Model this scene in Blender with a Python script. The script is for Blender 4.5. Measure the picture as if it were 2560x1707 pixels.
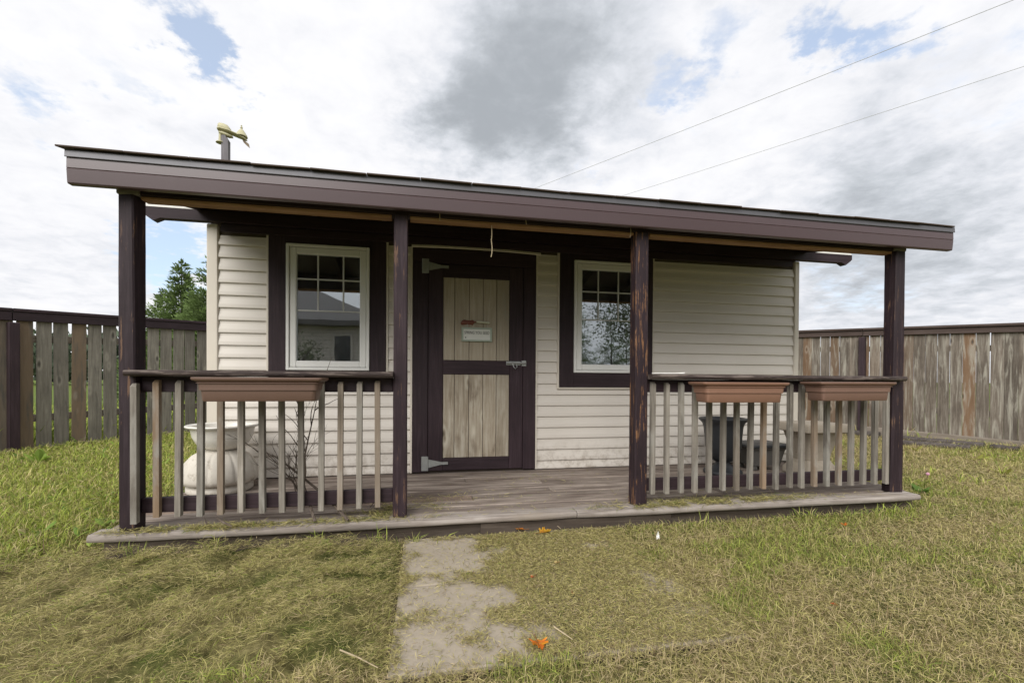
import bpy, math, random
import numpy as np
from mathutils import Matrix, Vector
random.seed(7); RNG = np.random.default_rng(11)
sc = bpy.context.scene
for o in list(bpy.data.objects): bpy.data.objects.remove(o)
COL = sc.collection
# ------------------------------------------------------------------ camera
# x right along the shed front, y into the yard, z up; z = 0 is the porch deck
F_PX, CX, CY, W_PX, H_PX = 1138.0, 1280.0, 957.84, 2560.0, 1707.0
CAM_Z, YAW, PITCH, ROLL = 0.8334, 0.19349, -0.00853, 0.00606
GZ = -0.11                                             # lawn level
YW, YP = 4.101, 2.7975                                 # front wall plane, front of the porch posts
def cam_axes():
    cy, sy, cp, sp = math.cos(YAW), math.sin(YAW), math.cos(PITCH), math.sin(PITCH)
    fwd = Vector((sy*cp, cy*cp, sp)); right = Vector((cy, -sy, 0)); up = right.cross(fwd)
    cr, sr = math.cos(ROLL), math.sin(ROLL)
    return right*cr + up*sr, up*cr - right*sr, fwd
RIGHT, UP, FWD = cam_axes()
def ray(x, y):
    return (RIGHT*((x-CX)/F_PX) - UP*((y-CY)/F_PX) + FWD)
def on_y(x, y, Y):
    d = ray(x, y); t = Y/d.y; return Vector((d.x*t, Y, CAM_Z + d.z*t))
def on_z(x, y, Z=GZ):
    d = ray(x, y); t = (Z-CAM_Z)/d.z; return Vector((d.x*t, d.y*t, Z))
cam = bpy.data.cameras.new('camera'); camo = bpy.data.objects.new('camera', cam); COL.objects.link(camo)
M = Matrix((RIGHT, UP, -FWD)).transposed().to_4x4(); M.translation = (0, 0, CAM_Z); camo.matrix_world = M
cam.sensor_fit = 'HORIZONTAL'; cam.sensor_width = 36; cam.lens = F_PX/W_PX*36
cam.shift_y = (CY - H_PX/2)/W_PX; cam.clip_start = 0.05; cam.clip_end = 3000
sc.camera = camo
# ------------------------------------------------------------------ exposure, sun, sky
sc.view_settings.view_transform = 'Standard'; sc.view_settings.look = 'None'
sc.view_settings.gamma = 1; sc.view_settings.exposure = 1.2; sc.view_settings.use_curve_mapping = False
SUN_AZ, SUN_EL = math.radians(214), math.radians(37)   # compass-like: 0 = +y, clockwise
sl = bpy.data.lights.new('sun', 'SUN'); sl.energy = 1.5; sl.angle = math.radians(45); sl.color = (1, .975, .935)
so = bpy.data.objects.new('sun', sl); COL.objects.link(so); so.location = (-6, -6, 12)
sd = Vector((math.sin(SUN_AZ)*math.cos(SUN_EL), math.cos(SUN_AZ)*math.cos(SUN_EL), math.sin(SUN_EL)))
so.rotation_euler = sd.to_track_quat('Z', 'Y').to_euler()

class NT:
    """small node-tree helper"""
    def __init__(s, tree): s.t = tree
    def n(s, typ, ins=None, **kw):
        nd = s.t.nodes.new(typ)
        for k, v in kw.items(): setattr(nd, k, v)
        for k, v in (ins or {}).items():
            if isinstance(v, bpy.types.NodeSocket): s.t.links.new(v, nd.inputs[k])
            else: nd.inputs[k].default_value = v
        return nd
    def math(s, op, a, b=0.0, c=None, clamp=False):
        d = {0: a, 1: b}
        if c is not None: d[2] = c
        return s.n('ShaderNodeMath', d, operation=op, use_clamp=clamp).outputs[0]
    def vmath(s, op, a, b=(0, 0, 0)):
        nd = s.n('ShaderNodeVectorMath', {0: a, 1: b}, operation=op)
        return nd.outputs['Value'] if op in ('LENGTH', 'DISTANCE', 'DOT_PRODUCT') else nd.outputs[0]
    def noise(s, vec, scale, detail=4, rough=.55, dist=0):
        return s.n('ShaderNodeTexNoise', {'Vector': vec, 'Scale': scale, 'Detail': detail, 'Roughness': rough, 'Distortion': dist}).outputs[0]
    def ss(s, v, a, b, lo=0.0, hi=1.0):
        return s.n('ShaderNodeMapRange', {0: v, 1: a, 2: b, 3: lo, 4: hi}, interpolation_type='SMOOTHSTEP').outputs[0]
    def mix(s, f, a, b, typ='MIX'):
        nd = s.n('ShaderNodeMix', data_type='RGBA', blend_type=typ)
        for k, v in ((0, f), (6, a), (7, b)):
            if isinstance(v, bpy.types.NodeSocket): s.t.links.new(v, nd.inputs[k])
            else: nd.inputs[k].default_value = v if k == 0 else (tuple(v) + (1,))[:4]
        return nd.outputs[2]
    def ramp(s, f, stops):
        nd = s.n('ShaderNodeValToRGB', {0: f}); e = nd.color_ramp.elements
        while len(e) < len(stops): e.new(.5)
        for el, (p, c) in zip(e, stops): el.position = p; el.color = (tuple(c) + (1,))[:4]
        return nd.outputs[0]

world = bpy.data.worlds.new('World'); sc.world = world; world.use_nodes = True
wt = world.node_tree; wt.nodes.clear(); w = NT(wt)
SKY_STR = 0.1
sky = w.n('ShaderNodeTexSky'); sky.sky_type = 'NISHITA'; sky.sun_disc = False
sky.sun_elevation = SUN_EL; sky.sun_rotation = SUN_AZ; sky.air_density = 1.0; sky.dust_density = .6; sky.ozone_density = 1.5
dirv = w.n('ShaderNodeTexCoord').outputs['Generated']
sep = w.n('ShaderNodeSeparateXYZ', {0: dirv}); dz = w.math('MAXIMUM', sep.outputs[2], 0.0)
den = w.math('ADD', dz, 0.16)
cp = w.n('ShaderNodeCombineXYZ', {0: w.math('DIVIDE', sep.outputs[0], den), 1: w.math('DIVIDE', sep.outputs[1], den), 2: 0.3}).outputs[0]
n_big = w.noise(cp, .9, 6, .55, .2)
n_mid = w.noise(w.vmath('ADD', cp, (3.1, 7.7, 0)), 2.6, 8, .60, .35)
n_fine = w.noise(w.vmath('ADD', cp, (13.1, 2.7, 0)), 7.0, 7, .62, .3)
wc = w.n('ShaderNodeTexNoise', {'Vector': cp, 'Scale': 5.0, 'Detail': 8, 'Roughness': .62}).outputs['Color']
wdir = w.vmath('ADD', dirv, w.n('ShaderNodeVectorMath', {0: w.vmath('SUBTRACT', wc, (.5, .5, .5)), 1: (.30, .30, .24)}, operation='MULTIPLY').outputs[0])
def pdir(x, y):                       # direction of a spot of the sky (photo px, 2352 wide view)
    return tuple(ray(x/.91875, y/.91875).normalized())
def blobs(lst):
    acc = None
    for (x, y, r, k) in lst:
        d = w.vmath('DISTANCE', wdir, pdir(x, y)); b = w.ss(d, r*1.25, 0, 0, k)
        acc = b if acc is None else w.math('ADD', acc, b)
    return acc
hole = blobs([(415, 10, .07, .42), (440, 70, .06, .42), (465, 130, .055, .40), (490, 180, .04, .25), (600, 5, .05, .36), (215, 110, .06, .26), (300, 230, .045, .26), (60, 200, .07, .22),
              (1505, 200, .055, .40), (1580, 215, .05, .40), (1640, 150, .05, .28), (1690, 30, .06, .3), (1900, 60, .06, .38), (1950, 75, .055, .40), (1990, 110, .055, .34), (2070, 110, .06, .3), (2120, 60, .05, .28), (1340, 385, .04, .3), (1700, 290, .05, .24), (1600, 330, .05, .24),
              (2230, 120, .08, .28), (2320, 300, .08, .25), (390, 540, .10, .5), (410, 600, .10, .4), (1930, 640, .10, .16), (1985, 690, .10, .14), (2240, 690, .12, .12), (50, 215, .06, .24), (1880, 730, .10, .12)])
grey = blobs([(1200, 100, .24, .55), (1150, 230, .18, .5), (1030, 300, .13, .55), (1330, 40, .24, .38), (1960, 430, .16, .22), (2090, 390, .15, .2), (1250, 330, .14, .22), (1930, 640, .26, .42), (2250, 600, .28, .40), (90, 520, .25, .22), (1700, 300, .5, .13)])
cover = w.math('ADD', w.math('MULTIPLY', n_mid, .45), w.math('MULTIPLY', n_fine, .55))
gap = w.ss(w.math('SUBTRACT', w.math('ADD', hole, w.math('MULTIPLY', n_big, .35)), cover), -.15, .33)
# cloud brightness: white tops, grey bellies
belly = w.math('ADD', w.math('MULTIPLY', grey, 1.0), w.math('MULTIPLY', w.math('SUBTRACT', n_big, .50), .9))
belly = w.math('ADD', belly, w.math('MULTIPLY', w.math('SUBTRACT', cover, .48), 2.1))
belly = w.ss(belly, -.42, 1.5)
K = 1.0/SKY_STR
cloud = w.ramp(belly, [(0, (.455, .455, .458)), (.25, (.412, .414, .428)), (.5, (.345, .355, .378)), (.72, (.275, .289, .31)), (1, (.185, .198, .214))])
cloud = w.n('ShaderNodeVectorMath', {0: cloud, 1: (K,)*3}, operation='MULTIPLY').outputs[0]
skyc = w.n('ShaderNodeVectorMath', {0: sky.outputs[0], 1: (1.0, 1.02, 1.05)}, operation='MULTIPLY').outputs[0]
pale = w.mix(.5, skyc, (K*.33, K*.36, K*.40))
col = w.mix(w.math('MULTIPLY', gap, .98), cloud, pale)
bg = w.n('ShaderNodeBackground', {'Color': col, 'Strength': SKY_STR})
wt.links.new(bg.outputs[0], w.n('ShaderNodeOutputWorld').inputs[0])
# ------------------------------------------------------------------ materials
def new_mat(name):
    m = bpy.data.materials.new(name); m.use_nodes = True; m.node_tree.nodes.clear()
    q = NT(m.node_tree)
    b = q.n('ShaderNodeBsdfPrincipled'); o = q.n('ShaderNodeOutputMaterial')
    m.node_tree.links.new(b.outputs[0], o.inputs[0])
    return m, q, b
def lk(q, a, b): q.t.links.new(a, b)
def obj_coord(q):
    tc = q.n('ShaderNodeTexCoord').outputs['Object']; r = q.n('ShaderNodeObjectInfo').outputs['Random']
    off = q.n('ShaderNodeCombineXYZ', {0: q.math('MULTIPLY', r, 37.3), 1: q.math('MULTIPLY', r, 91.7), 2: q.math('MULTIPLY', r, 53.1)}).outputs[0]
    return tc, q.vmath('ADD', tc, off), r
def bump(q, b, h, strength=.4, dist=.004):
    lk(q, q.n('ShaderNodeBump', {'Strength': strength, 'Distance': dist, 'Height': h}).outputs[0], b.inputs['Normal'])
AX = {'x': (1.2, 22, 22), 'z': (22, 22, 1.2), 'y': (22, 1.2, 22)}
def wood(name, axis, dark, mid, light, vary=.35, tint=None, rough=.8, peel=None, peel_thr=.62, stain=None, stain_thr=.55, bumpd=.003, spec=.25, knots=False, ssc=(5, 1.6)):
    m, q, b = new_mat(name); tc, v, r = obj_coord(q)
    g = q.n('ShaderNodeMapping', {'Vector': v, 'Scale': AX[axis]}).outputs[0]
    n1 = q.noise(g, 2.2, 8, .65, .6); n2 = q.noise(v, 3.0, 4, .6); n3 = q.noise(g, 9, 4, .7)
    f = q.math('ADD', q.math('MULTIPLY', n1, .6), q.math('ADD', q.math('MULTIPLY', n2, .25), q.math('MULTIPLY', n3, .15)))
    c = q.ramp(f, [(.32, dark), (.5, mid), (.68, light)])
    if tint is not None:
        r2 = q.math('FRACT', q.math('MULTIPLY', r, 7.31))
        c = q.mix(q.ss(r2, .62, .95, 0, .85), c, q.mix(n1, tuple(x*.7 for x in tint), tuple(min(1, x*1.25) for x in tint)))
    val = q.math('ADD', 1 - vary/2, q.math('MULTIPLY', r, vary))
    c = q.n('ShaderNodeVectorMath', {0: c, 1: q.n('ShaderNodeCombineXYZ', {0: val, 1: val, 2: val}).outputs[0]}, operation='MULTIPLY').outputs[0]
    if knots:
        gk = q.n('ShaderNodeMapping', {'Vector': v, 'Scale': tuple(7 if s > 10 else 2.6 for s in AX[axis])}).outputs[0]
        vo = q.n('ShaderNodeTexVoronoi', {'Vector': gk, 'Scale': 1.0}).outputs['Distance']
        c = q.mix(q.ss(vo, .12, .04, 0, .8), c, tuple(x*.4 for x in dark))
        c = q.mix(q.math('MULTIPLY', q.ss(vo, .27, .13), q.ss(vo, .1, .16, 0, .35)), c, tuple(min(.8, x*1.5) for x in light))
    if stain is not None:
        n4 = q.noise(q.n('ShaderNodeMapping', {'Vector': v, 'Scale': tuple(ssc[0] if s > 10 else ssc[1] for s in AX[axis])}).outputs[0], 1.6, 5, .6, .5)
        c = q.mix(q.ss(n4, stain_thr-.08, stain_thr+.14, 0, .85), c, stain)
    rg = rough
    if peel is not None:
        n5 = q.noise(q.n('ShaderNodeMapping', {'Vector': v, 'Scale': tuple(s*.9 if s > 10 else s*1.1 for s in AX[axis])}).outputs[0], 3.2, 7, .7, .3)
        pm = q.ss(q.math('ADD', n5, q.math('MULTIPLY', q.math('SUBTRACT', n2, .5), .35)), peel_thr, peel_thr+.05, 0, .8)
        c = q.mix(pm, c, q.mix(n3, tuple(x*.55 for x in peel), peel)); 
    lk(q, c, b.inputs['Base Color']); b.inputs['Roughness'].default_value = rg
    b.inputs['Specular IOR Level'].default_value = spec
    bump(q, b, f, .5, bumpd); return m
def plain(name, colr, rough=.5, var=.12, scale=6, metal=0.0, spec=.4, dirt=None, dirt_thr=.6, bumps=0.0, rvar=.2):
    m, q, b = new_mat(name); tc, v, r = obj_coord(q)
    n = q.noise(v, scale, 6, .6); k = q.math('ADD', 1-var, q.math('MULTIPLY', n, 2*var))
    c = q.n('ShaderNodeVectorMath', {0: tuple(colr), 1: q.n('ShaderNodeCombineXYZ', {0: k, 1: k, 2: k}).outputs[0]}, operation='MULTIPLY').outputs[0]
    if dirt is not None:
        n2 = q.noise(v, scale*2.3, 7, .7, .4); c = q.mix(q.ss(n2, dirt_thr-.04, dirt_thr+.12, 0, .75), c, dirt)
    lk(q, c, b.inputs['Base Color']); b.inputs['Metallic'].default_value = metal; b.inputs['Specular IOR Level'].default_value = spec
    lk(q, q.math('ADD', rough-rvar/2, q.math('MULTIPLY', n, rvar)), b.inputs['Roughness'])
    if bumps: bump(q, b, q.noise(v, scale*6, 5, .65), .5, bumps)
    return m
MT = {}
STAIN_D, STAIN_M, STAIN_L = (.015, .009, .0115), (.028, .0158, .0198), (.05, .032, .039)
for a in 'xzy':
    MT['stain_'+a] = wood('dark_stained_wood_'+a, a, STAIN_D, STAIN_M, STAIN_L, .25, rough=.62, spec=.3, bumpd=.002)
MT['stain_post'] = wood('peeling_dark_stained_wood', 'z', STAIN_D, (.026, .0155, .019), (.05, .034, .04), .25, rough=.6, peel=(.20, .115, .07), peel_thr=.60, bumpd=.005)
MT['stain_post_peel'] = wood('heavily_peeling_stained_wood', 'z', STAIN_D, (.026, .0155, .019), (.05, .034, .04), .25, rough=.6, peel=(.30, .15, .07), peel_thr=.545, bumpd=.006)
MT['stain_rail'] = wood('worn_dark_rail_wood', 'x', (.02, .014, .013), (.05, .036, .032), (.13, .10, .09), .2, rough=.75, peel=(.21, .17, .145), peel_thr=.52, bumpd=.004)
MT['stain_header'] = wood('scuffed_dark_header_wood', 'x', STAIN_D, STAIN_M, STAIN_L, .2, rough=.6, peel=(.15, .115, .105), peel_thr=.71)
MT['raw'] = wood('raw_lumber', 'x', (.16, .085, .04), (.30, .17, .085), (.42, .27, .15), .2, rough=.8)
MT['grey_block'] = wood('grey_weathered_block', 'x', (.10, .092, .083), (.2, .185, .168), (.3, .28, .26), .2)
MT['baluster'] = wood('weathered_baluster', 'z', (.095, .082, .069), (.205, .183, .155), (.35, .32, .28), .5, tint=(.215, .145, .09), rough=.85, stain=(.29, .275, .245), stain_thr=.56, bumpd=.004)
MT['deck'] = wood('weathered_deck_board', 'x', (.10, .078, .064), (.26, .215, .182), (.42, .36, .315), .4, tint=(.28, .185, .13), rough=.85, stain=(.125, .095, .078), stain_thr=.50, ssc=(7, 1.1), bumpd=.004)
MT['nose'] = wood('grey_deck_edge_board', 'x', (.095, .078, .066), (.25, .216, .19), (.41, .37, .335), .15, rough=.85, stain=(.27, .225, .18), stain_thr=.56, bumpd=.005)
MT['skirt'] = wood('dirty_skirt_board', 'x', (.035, .027, .021), (.075, .058, .045), (.13, .105, .085), .2, rough=.9)
MT['fence_l'] = wood('grey_fence_board', 'z', (.098, .088, .073), (.178, .163, .136), (.28, .26, .22), .35, tint=(.205, .145, .095), ssc=(12, 1.5), stain=(.095, .088, .077), stain_thr=.58, knots=True)
MT['fence_r'] = wood('brown_fence_board', 'z', (.055, .043, .034), (.135, .112, .09), (.27, .24, .20), .55, tint=(.17, .10, .055), stain=(.33, .31, .26), ssc=(14, 1.3), stain_thr=.56, knots=True)
MT['cap_r'] = wood('brown_fence_cap', 'x', (.04, .028, .024), (.07, .05, .043), (.11, .085, .075), .2)
MT['kick'] = wood('fence_kick_board', 'x', (.10, .082, .066), (.19, .16, .13), (.28, .24, .2), .2)
MT['plank_up'] = wood('faded_door_plank', 'z', (.275, .234, .175), (.36, .312, .24), (.45, .40, .32), .16, stain=(.30, .285, .235), stain_thr=.62, knots=False)
MT['plank_lo'] = wood('worn_door_plank', 'z', (.20, .155, .105), (.37, .318, .245), (.56, .515, .43), .25, stain=(.18, .138, .098), stain_thr=.58, knots=True)
MT['vane_post'] = wood('grey_painted_post', 'z', (.105, .10, .11), (.17, .16, .17), (.25, .24, .25), .1)
MT['log'] = wood('old_dark_log', 'x', (.03, .024, .021), (.075, .063, .056), (.16, .14, .125), .3, rough=.9, bumpd=.01)
MT['twig'] = wood('dead_twig', 'z', (.05, .036, .028), (.10, .077, .06), (.19, .155, .128), .3)
MT['bark'] = wood('tree_bark', 'z', (.03, .024, .018), (.07, .055, .043), (.13, .105, .085), .3, bumpd=.02)
MT['chair_wood'] = wood('tan_chair_wood', 'z', (.3, .19, .1), (.42, .28, .16), (.5, .36, .22), .2)
def siding_mat():
    m, q, b = new_mat('cream_vinyl_siding'); tc, v, r = obj_coord(q)
    n = q.noise(q.n('ShaderNodeMapping', {'Vector': v, 'Scale': (1.5, 30, 30)}).outputs[0], 3, 5, .6); n2 = q.noise(tc, 2.0, 5, .6)
    c = q.ramp(q.math('ADD', q.math('MULTIPLY', n, .4), q.math('MULTIPLY', n2, .6)), [(.3, (.60, .552, .492)), (.7, (.665, .62, .562))])
    z = q.n('ShaderNodeSeparateXYZ', {0: tc}).outputs[2]
    d = q.math('MULTIPLY', q.ss(z, .34, .02), q.ss(q.noise(tc, 14, 6, .7), .42, .72, 0, .7))   # splashed dirt by the deck
    c = q.mix(d, c, (.24, .19, .14))
    lk(q, c, b.inputs['Base Color']); b.inputs['Roughness'].default_value = .42; b.inputs['Specular IOR Level'].default_value = .35
    bump(q, b, n, .15, .0015); return m
MT['siding'] = siding_mat()
MT['cream'] = plain('cream_vinyl_trim', (.64, .585, .505), .42, .06, 4)
MT['white'] = plain('white_vinyl_frame', (.74, .735, .71), .35, .05, 4)
MT['white_dirty'] = plain('white_trim_strip', (.74, .72, .68), .45, .1, 8)
MT['grille'] = plain('white_grille_bar', (.60, .60, .58), .4, .05)
MT['fascia'] = plain('brown_metal_fascia', (.074, .046, .049), .36, .08, 2.5, spec=.55, rvar=.1)
MT['drip'] = plain('grey_metal_drip_edge', (.11, .108, .118), .4, .12, 3, metal=.2)
MT['shingle'] = plain('dark_asphalt_shingle', (.085, .062, .05), .9, .3, 60, bumps=.004)
MT['galv'] = plain('galvanised_steel', (.40, .41, .40), .45, .2, 18, metal=.75)
MT['dark_in'] = plain('dark_shed_interior', (.09, .07, .055), .9, .2)
MT['ply'] = plain('dark_soffit_plywood', (.06, .045, .036), .85, .25, 5)
MT['planter_l'] = plain('brown_plastic_planter', (.14, .085, .063), .5, .1, 8, dirt=(.23, .16, .12), dirt_thr=.66)
MT['planter_r'] = plain('terracotta_plastic_planter', (.225, .122, .082), .5, .1, 8, dirt=(.32, .2, .14), dirt_thr=.66)
MT['soil'] = plain('dry_soil', (.05, .038, .028), .95, .4, 30, bumps=.01)
MT['bowl'] = plain('white_plastic_bowl', (.72, .69, .63), .38, .06, 5, dirt=(.5, .46, .38), dirt_thr=.68)
MT['urn'] = plain('chalky_white_planter', (.56, .52, .455), .8, .18, 7, dirt=(.30, .26, .205), dirt_thr=.57, bumps=.002)
MT['black_urn'] = plain('black_plastic_urn', (.028, .03, .034), .45, .15, 8)
MT['grey_tub'] = plain('grey_plastic_tub', (.10, .095, .088), .55, .12, 8)
MT['stone'] = plain('beige_cast_stone', (.40, .345, .275), .85, .15, 9, dirt=(.25, .2, .15), dirt_thr=.6, bumps=.003)
MT['slab'] = plain('concrete_slab', (.345, .295, .232), .9, .16, 9, dirt=(.21, .18, .13), dirt_thr=.60, bumps=.004)
MT['trowel'] = plain('rust_red_painted_steel', (.17, .06, .04), .6, .2, 20)
MT['handle'] = plain('pale_green_painted_wood', (.52, .53, .40), .6, .12, 25, dirt=(.3, .28, .2), dirt_thr=.66)
MT['sign_frame'] = plain('pale_sage_painted_wood', (.36, .42, .35), .6, .12, 25)
MT['sign_face'] = plain('white_sign_face', (.70, .71, .67), .6, .06, 20)
MT['ink'] = plain('dark_ink', (.05, .045, .04), .8, .05)
MT['vane'] = plain('cream_plastic_ornament', (.46, .43, .27), .5, .12, 10, dirt=(.3, .25, .15), dirt_thr=.62)
MT['vane_dark'] = plain('brown_plastic_edge', (.19, .14, .085), .6, .15, 10)
MT['string'] = plain('frayed_twine', (.42, .34, .22), .9, .2, 40)
MT['cable'] = plain('power_cable', (.42, .42, .43), .6, .1)
MT['roof_far'] = plain('grey_house_shingles', (.13, .12, .115), .9, .3, 25)
MT['siding_far'] = plain('cream_house_siding', (.55, .50, .44), .6, .05)
MT['dark_glass'] = plain('dark_house_window', (.02, .022, .025), .15, .1)
MT['green_plastic'] = plain('grey_chair_sling', (.16, .16, .15), .7, .1)
def leafmat(name, a, bcol, trans=.35, rough=.55):
    m, q, b = new_mat(name); tc, v, r = obj_coord(q)
    n = q.noise(v, 30, 3); c = q.mix(n, a, bcol)
    att = q.n('ShaderNodeAttribute', attribute_name='Col').outputs['Color']
    c = q.mix(1.0, c, att, 'MULTIPLY')
    lk(q, c, b.inputs['Base Color']); b.inputs['Roughness'].default_value = rough; b.inputs['Specular IOR Level'].default_value = .2
    tr = q.n('ShaderNodeBsdfTranslucent', {'Color': c}); mx = q.n('ShaderNodeMixShader', {0: trans, 1: b.outputs[0], 2: tr.outputs[0]})
    out = [n_ for n_ in q.t.nodes if n_.type == 'OUTPUT_MATERIAL'][0]; lk(q, mx.outputs[0], out.inputs[0]); return m
MT['grass'] = leafmat('grass_blades', (.92, .92, .92), (1, 1, 1), .3, .6)
MT['needle'] = leafmat('spruce_needles', (.85, .85, .85), (1, 1, 1), .2, .6)
MT['weed'] = leafmat('weed_leaf', (.9, .9, .9), (1, 1, 1), .4, .5)
MT['fall'] = leafmat('autumn_leaf', (.95, .9, .9), (1, 1, 1), .25, .6)
def glass_mat():
    m, q, b = new_mat('window_glass')
    t = q.n('ShaderNodeBsdfTransparent', {'Color': (.72, .76, .76, 1)}); tc = q.n('ShaderNodeTexCoord').outputs['Object']
    h = q.noise(tc, 2.2, 2, .5); bp = q.n('ShaderNodeBump', {'Strength': .06, 'Distance': .01, 'Height': h}).outputs[0]
    g = q.n('ShaderNodeBsdfGlossy', {'Color': (.92, .96, 1, 1), 'Roughness': .012, 'Normal': bp})
    dust = q.n('ShaderNodeBsdfDiffuse', {'Color': (.5, .5, .47, 1)})
    lw = q.n('ShaderNodeLayerWeight', {'Blend': .25}).outputs['Fresnel']
    a = q.n('ShaderNodeMixShader', {0: q.math('ADD', .25, lw, clamp=True), 1: t.outputs[0], 2: g.outputs[0]})
    d = q.n('ShaderNodeMixShader', {0: q.ss(q.noise(tc, 6, 6, .65), .4, .8, .015, .09), 1: a.outputs[0], 2: dust.outputs[0]})
    out = [n_ for n_ in q.t.nodes if n_.type == 'OUTPUT_MATERIAL'][0]; lk(q, d.outputs[0], out.inputs[0]); return m
MT['glass'] = glass_mat()
def ground_mat():
    m, q, b = new_mat('lawn_soil'); tc = q.n('ShaderNodeTexCoord').outputs['Object']
    n1 = q.noise(tc, .8, 6, .6); n2 = q.noise(tc, 26, 6, .7); n3 = q.noise(tc, 5, 5, .6)
    thatch = q.ramp(n2, [(.3, (.07, .06, .026)), (.5, (.19, .165, .07)), (.72, (.33, .285, .13))])
    green = q.ramp(n2, [(.3, (.04, .05, .013)), (.6, (.11, .13, .035)), (.8, (.17, .18, .06))])
    c = q.mix(q.ss(q.math('ADD', q.math('MULTIPLY', n1, .6), q.math('MULTIPLY', n3, .4)), .44, .58), thatch, green)
    dist = q.vmath('LENGTH', tc); c = q.mix(q.ss(dist, 9, 16), c, q.mix(n3, (.085, .125, .025), (.14, .18, .04)))
    lk(q, c, b.inputs['Base Color']); b.inputs['Roughness'].default_value = .95; b.inputs['Specular IOR Level'].default_value = .1
    bump(q, b, n2, .8, .02); return m
MT['ground'] = ground_mat()

# ------------------------------------------------------------------ mesh helpers
class MB:
    def __init__(s): s.v = []; s.f = []; s.c = None
    def add(s, vs, fs):
        o = len(s.v); s.v += [tuple(p) for p in vs]; s.f += [tuple(i+o for i in f) for f in fs]; return s
    def box(s, x0, x1, y0, y1, z0, z1):
        return s.add([(x0,y0,z0),(x1,y0,z0),(x1,y1,z0),(x0,y1,z0),(x0,y0,z1),(x1,y0,z1),(x1,y1,z1),(x0,y1,z1)],
                     [(0,3,2,1),(4,5,6,7),(0,1,5,4),(1,2,6,5),(2,3,7,6),(3,0,4,7)])
    def cbox(s, x0, x1, y0, y1, z0, z1, c=.004):
        c = min(c, (x1-x0)*.4, (y1-y0)*.4, (z1-z0)*.4); vs = []; idx = {}
        for i, (X, sx) in enumerate(((x0, 1), (x1, -1))):
            for j, (Y, sy) in enumerate(((y0, 1), (y1, -1))):
                for k, (Z, sz) in enumerate(((z0, 1), (z1, -1))):
                    idx[i,j,k,0] = len(vs); vs.append((X, Y+sy*c, Z+sz*c))
                    idx[i,j,k,1] = len(vs); vs.append((X+sx*c, Y, Z+sz*c))
                    idx[i,j,k,2] = len(vs); vs.append((X+sx*c, Y+sy*c, Z))
        g = lambda i,j,k,a: idx[i,j,k,a]; fs = []
        for i in (0, 1):
            q = [g(i,0,0,0), g(i,1,0,0), g(i,1,1,0), g(i,0,1,0)]; fs.append(q if i else q[::-1])
            q = [g(0,i,0,1), g(1,i,0,1), g(1,i,1,1), g(0,i,1,1)]; fs.append(q[::-1] if i else q)
            q = [g(0,0,i,2), g(1,0,i,2), g(1,1,i,2), g(0,1,i,2)]; fs.append(q if i else q[::-1])
        for a in (0, 1):
            for b_ in (0, 1):
                q = [g(0,a,b_,1), g(1,a,b_,1), g(1,a,b_,2), g(0,a,b_,2)]; fs.append(q if a == b_ else q[::-1])
                q = [g(a,0,b_,0), g(a,1,b_,0), g(a,1,b_,2), g(a,0,b_,2)]; fs.append(q[::-1] if a == b_ else q)
                q = [g(a,b_,0,0), g(a,b_,1,0), g(a,b_,1,1), g(a,b_,0,1)]; fs.append(q if a == b_ else q[::-1])
                for k in (0, 1):
                    q = [g(a,b_,k,0), g(a,b_,k,1), g(a,b_,k,2)]; fs.append(q if (a+b_+k) % 2 else q[::-1])
        return s.add(vs, fs)
    def extrude(s, prof, x0, x1, axis='x'):
        n = len(prof)
        P = (lambda t, a, b_: (t, a, b_)) if axis == 'x' else ((lambda t, a, b_: (a, t, b_)) if axis == 'y' else (lambda t, a, b_: (a, b_, t)))
        vs = [P(x0, a, b_) for a, b_ in prof] + [P(x1, a, b_) for a, b_ in prof]
        fs = [(i, (i+1) % n, n+(i+1) % n, n+i) for i in range(n)] + [tuple(range(n))[::-1], tuple(range(n, 2*n))]
        return s.add(vs, fs)
    def lathe(s, prof, seg=32, c=(0, 0, 0), lobe=None):
        vs = []; n = len(prof)
        for (r, z, *lb) in prof:
            for i in range(seg):
                a = 2*math.pi*i/seg; rr = r*(1 + (lb[0]*lobe(a) if lb and lobe else 0))
                vs.append((c[0]+rr*math.cos(a), c[1]+rr*math.sin(a), c[2]+z))
        fs = [(j*seg+i, j*seg+(i+1) % seg, (j+1)*seg+(i+1) % seg, (j+1)*seg+i) for j in range(n-1) for i in range(seg)]
        fs += [tuple(range(seg))[::-1], tuple(range((n-1)*seg, n*seg))]
        return s.add(vs, fs)
    def tube(s, pts, rad, seg=7):
        pts = [Vector(p) for p in pts]; n = len(pts); vs = []; rad = [rad]*n if not hasattr(rad, '__len__') else rad
        for i, p in enumerate(pts):
            d = (pts[min(i+1, n-1)]-pts[max(i-1, 0)]).normalized(); ref = Vector((0, 0, 1)) if abs(d.z) < .9 else Vector((1, 0, 0))
            u = d.cross(ref).normalized(); v_ = d.cross(u)
            for k in range(seg):
                a = 2*math.pi*k/seg; vs.append(p+(u*math.cos(a)+v_*math.sin(a))*rad[i])
        fs = [(j*seg+i, j*seg+(i+1) % seg, (j+1)*seg+(i+1) % seg, (j+1)*seg+i) for j in range(n-1) for i in range(seg)]
        fs += [tuple(range(seg))[::-1], tuple(range((n-1)*seg, n*seg))]
        return s.add(vs, fs)
    def mesh(s, name, smooth=False):
        me = bpy.data.meshes.new(name); me.from_pydata(s.v, [], s.f); me.validate(); me.update()
        if smooth:
            for p in me.polygons: p.use_smooth = True
        if s.c is not None:
            ca = me.color_attributes.new('Col', 'FLOAT_COLOR', 'POINT'); ca.data.foreach_set('color', np.asarray(s.c, np.float32).ravel())
        return me
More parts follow.
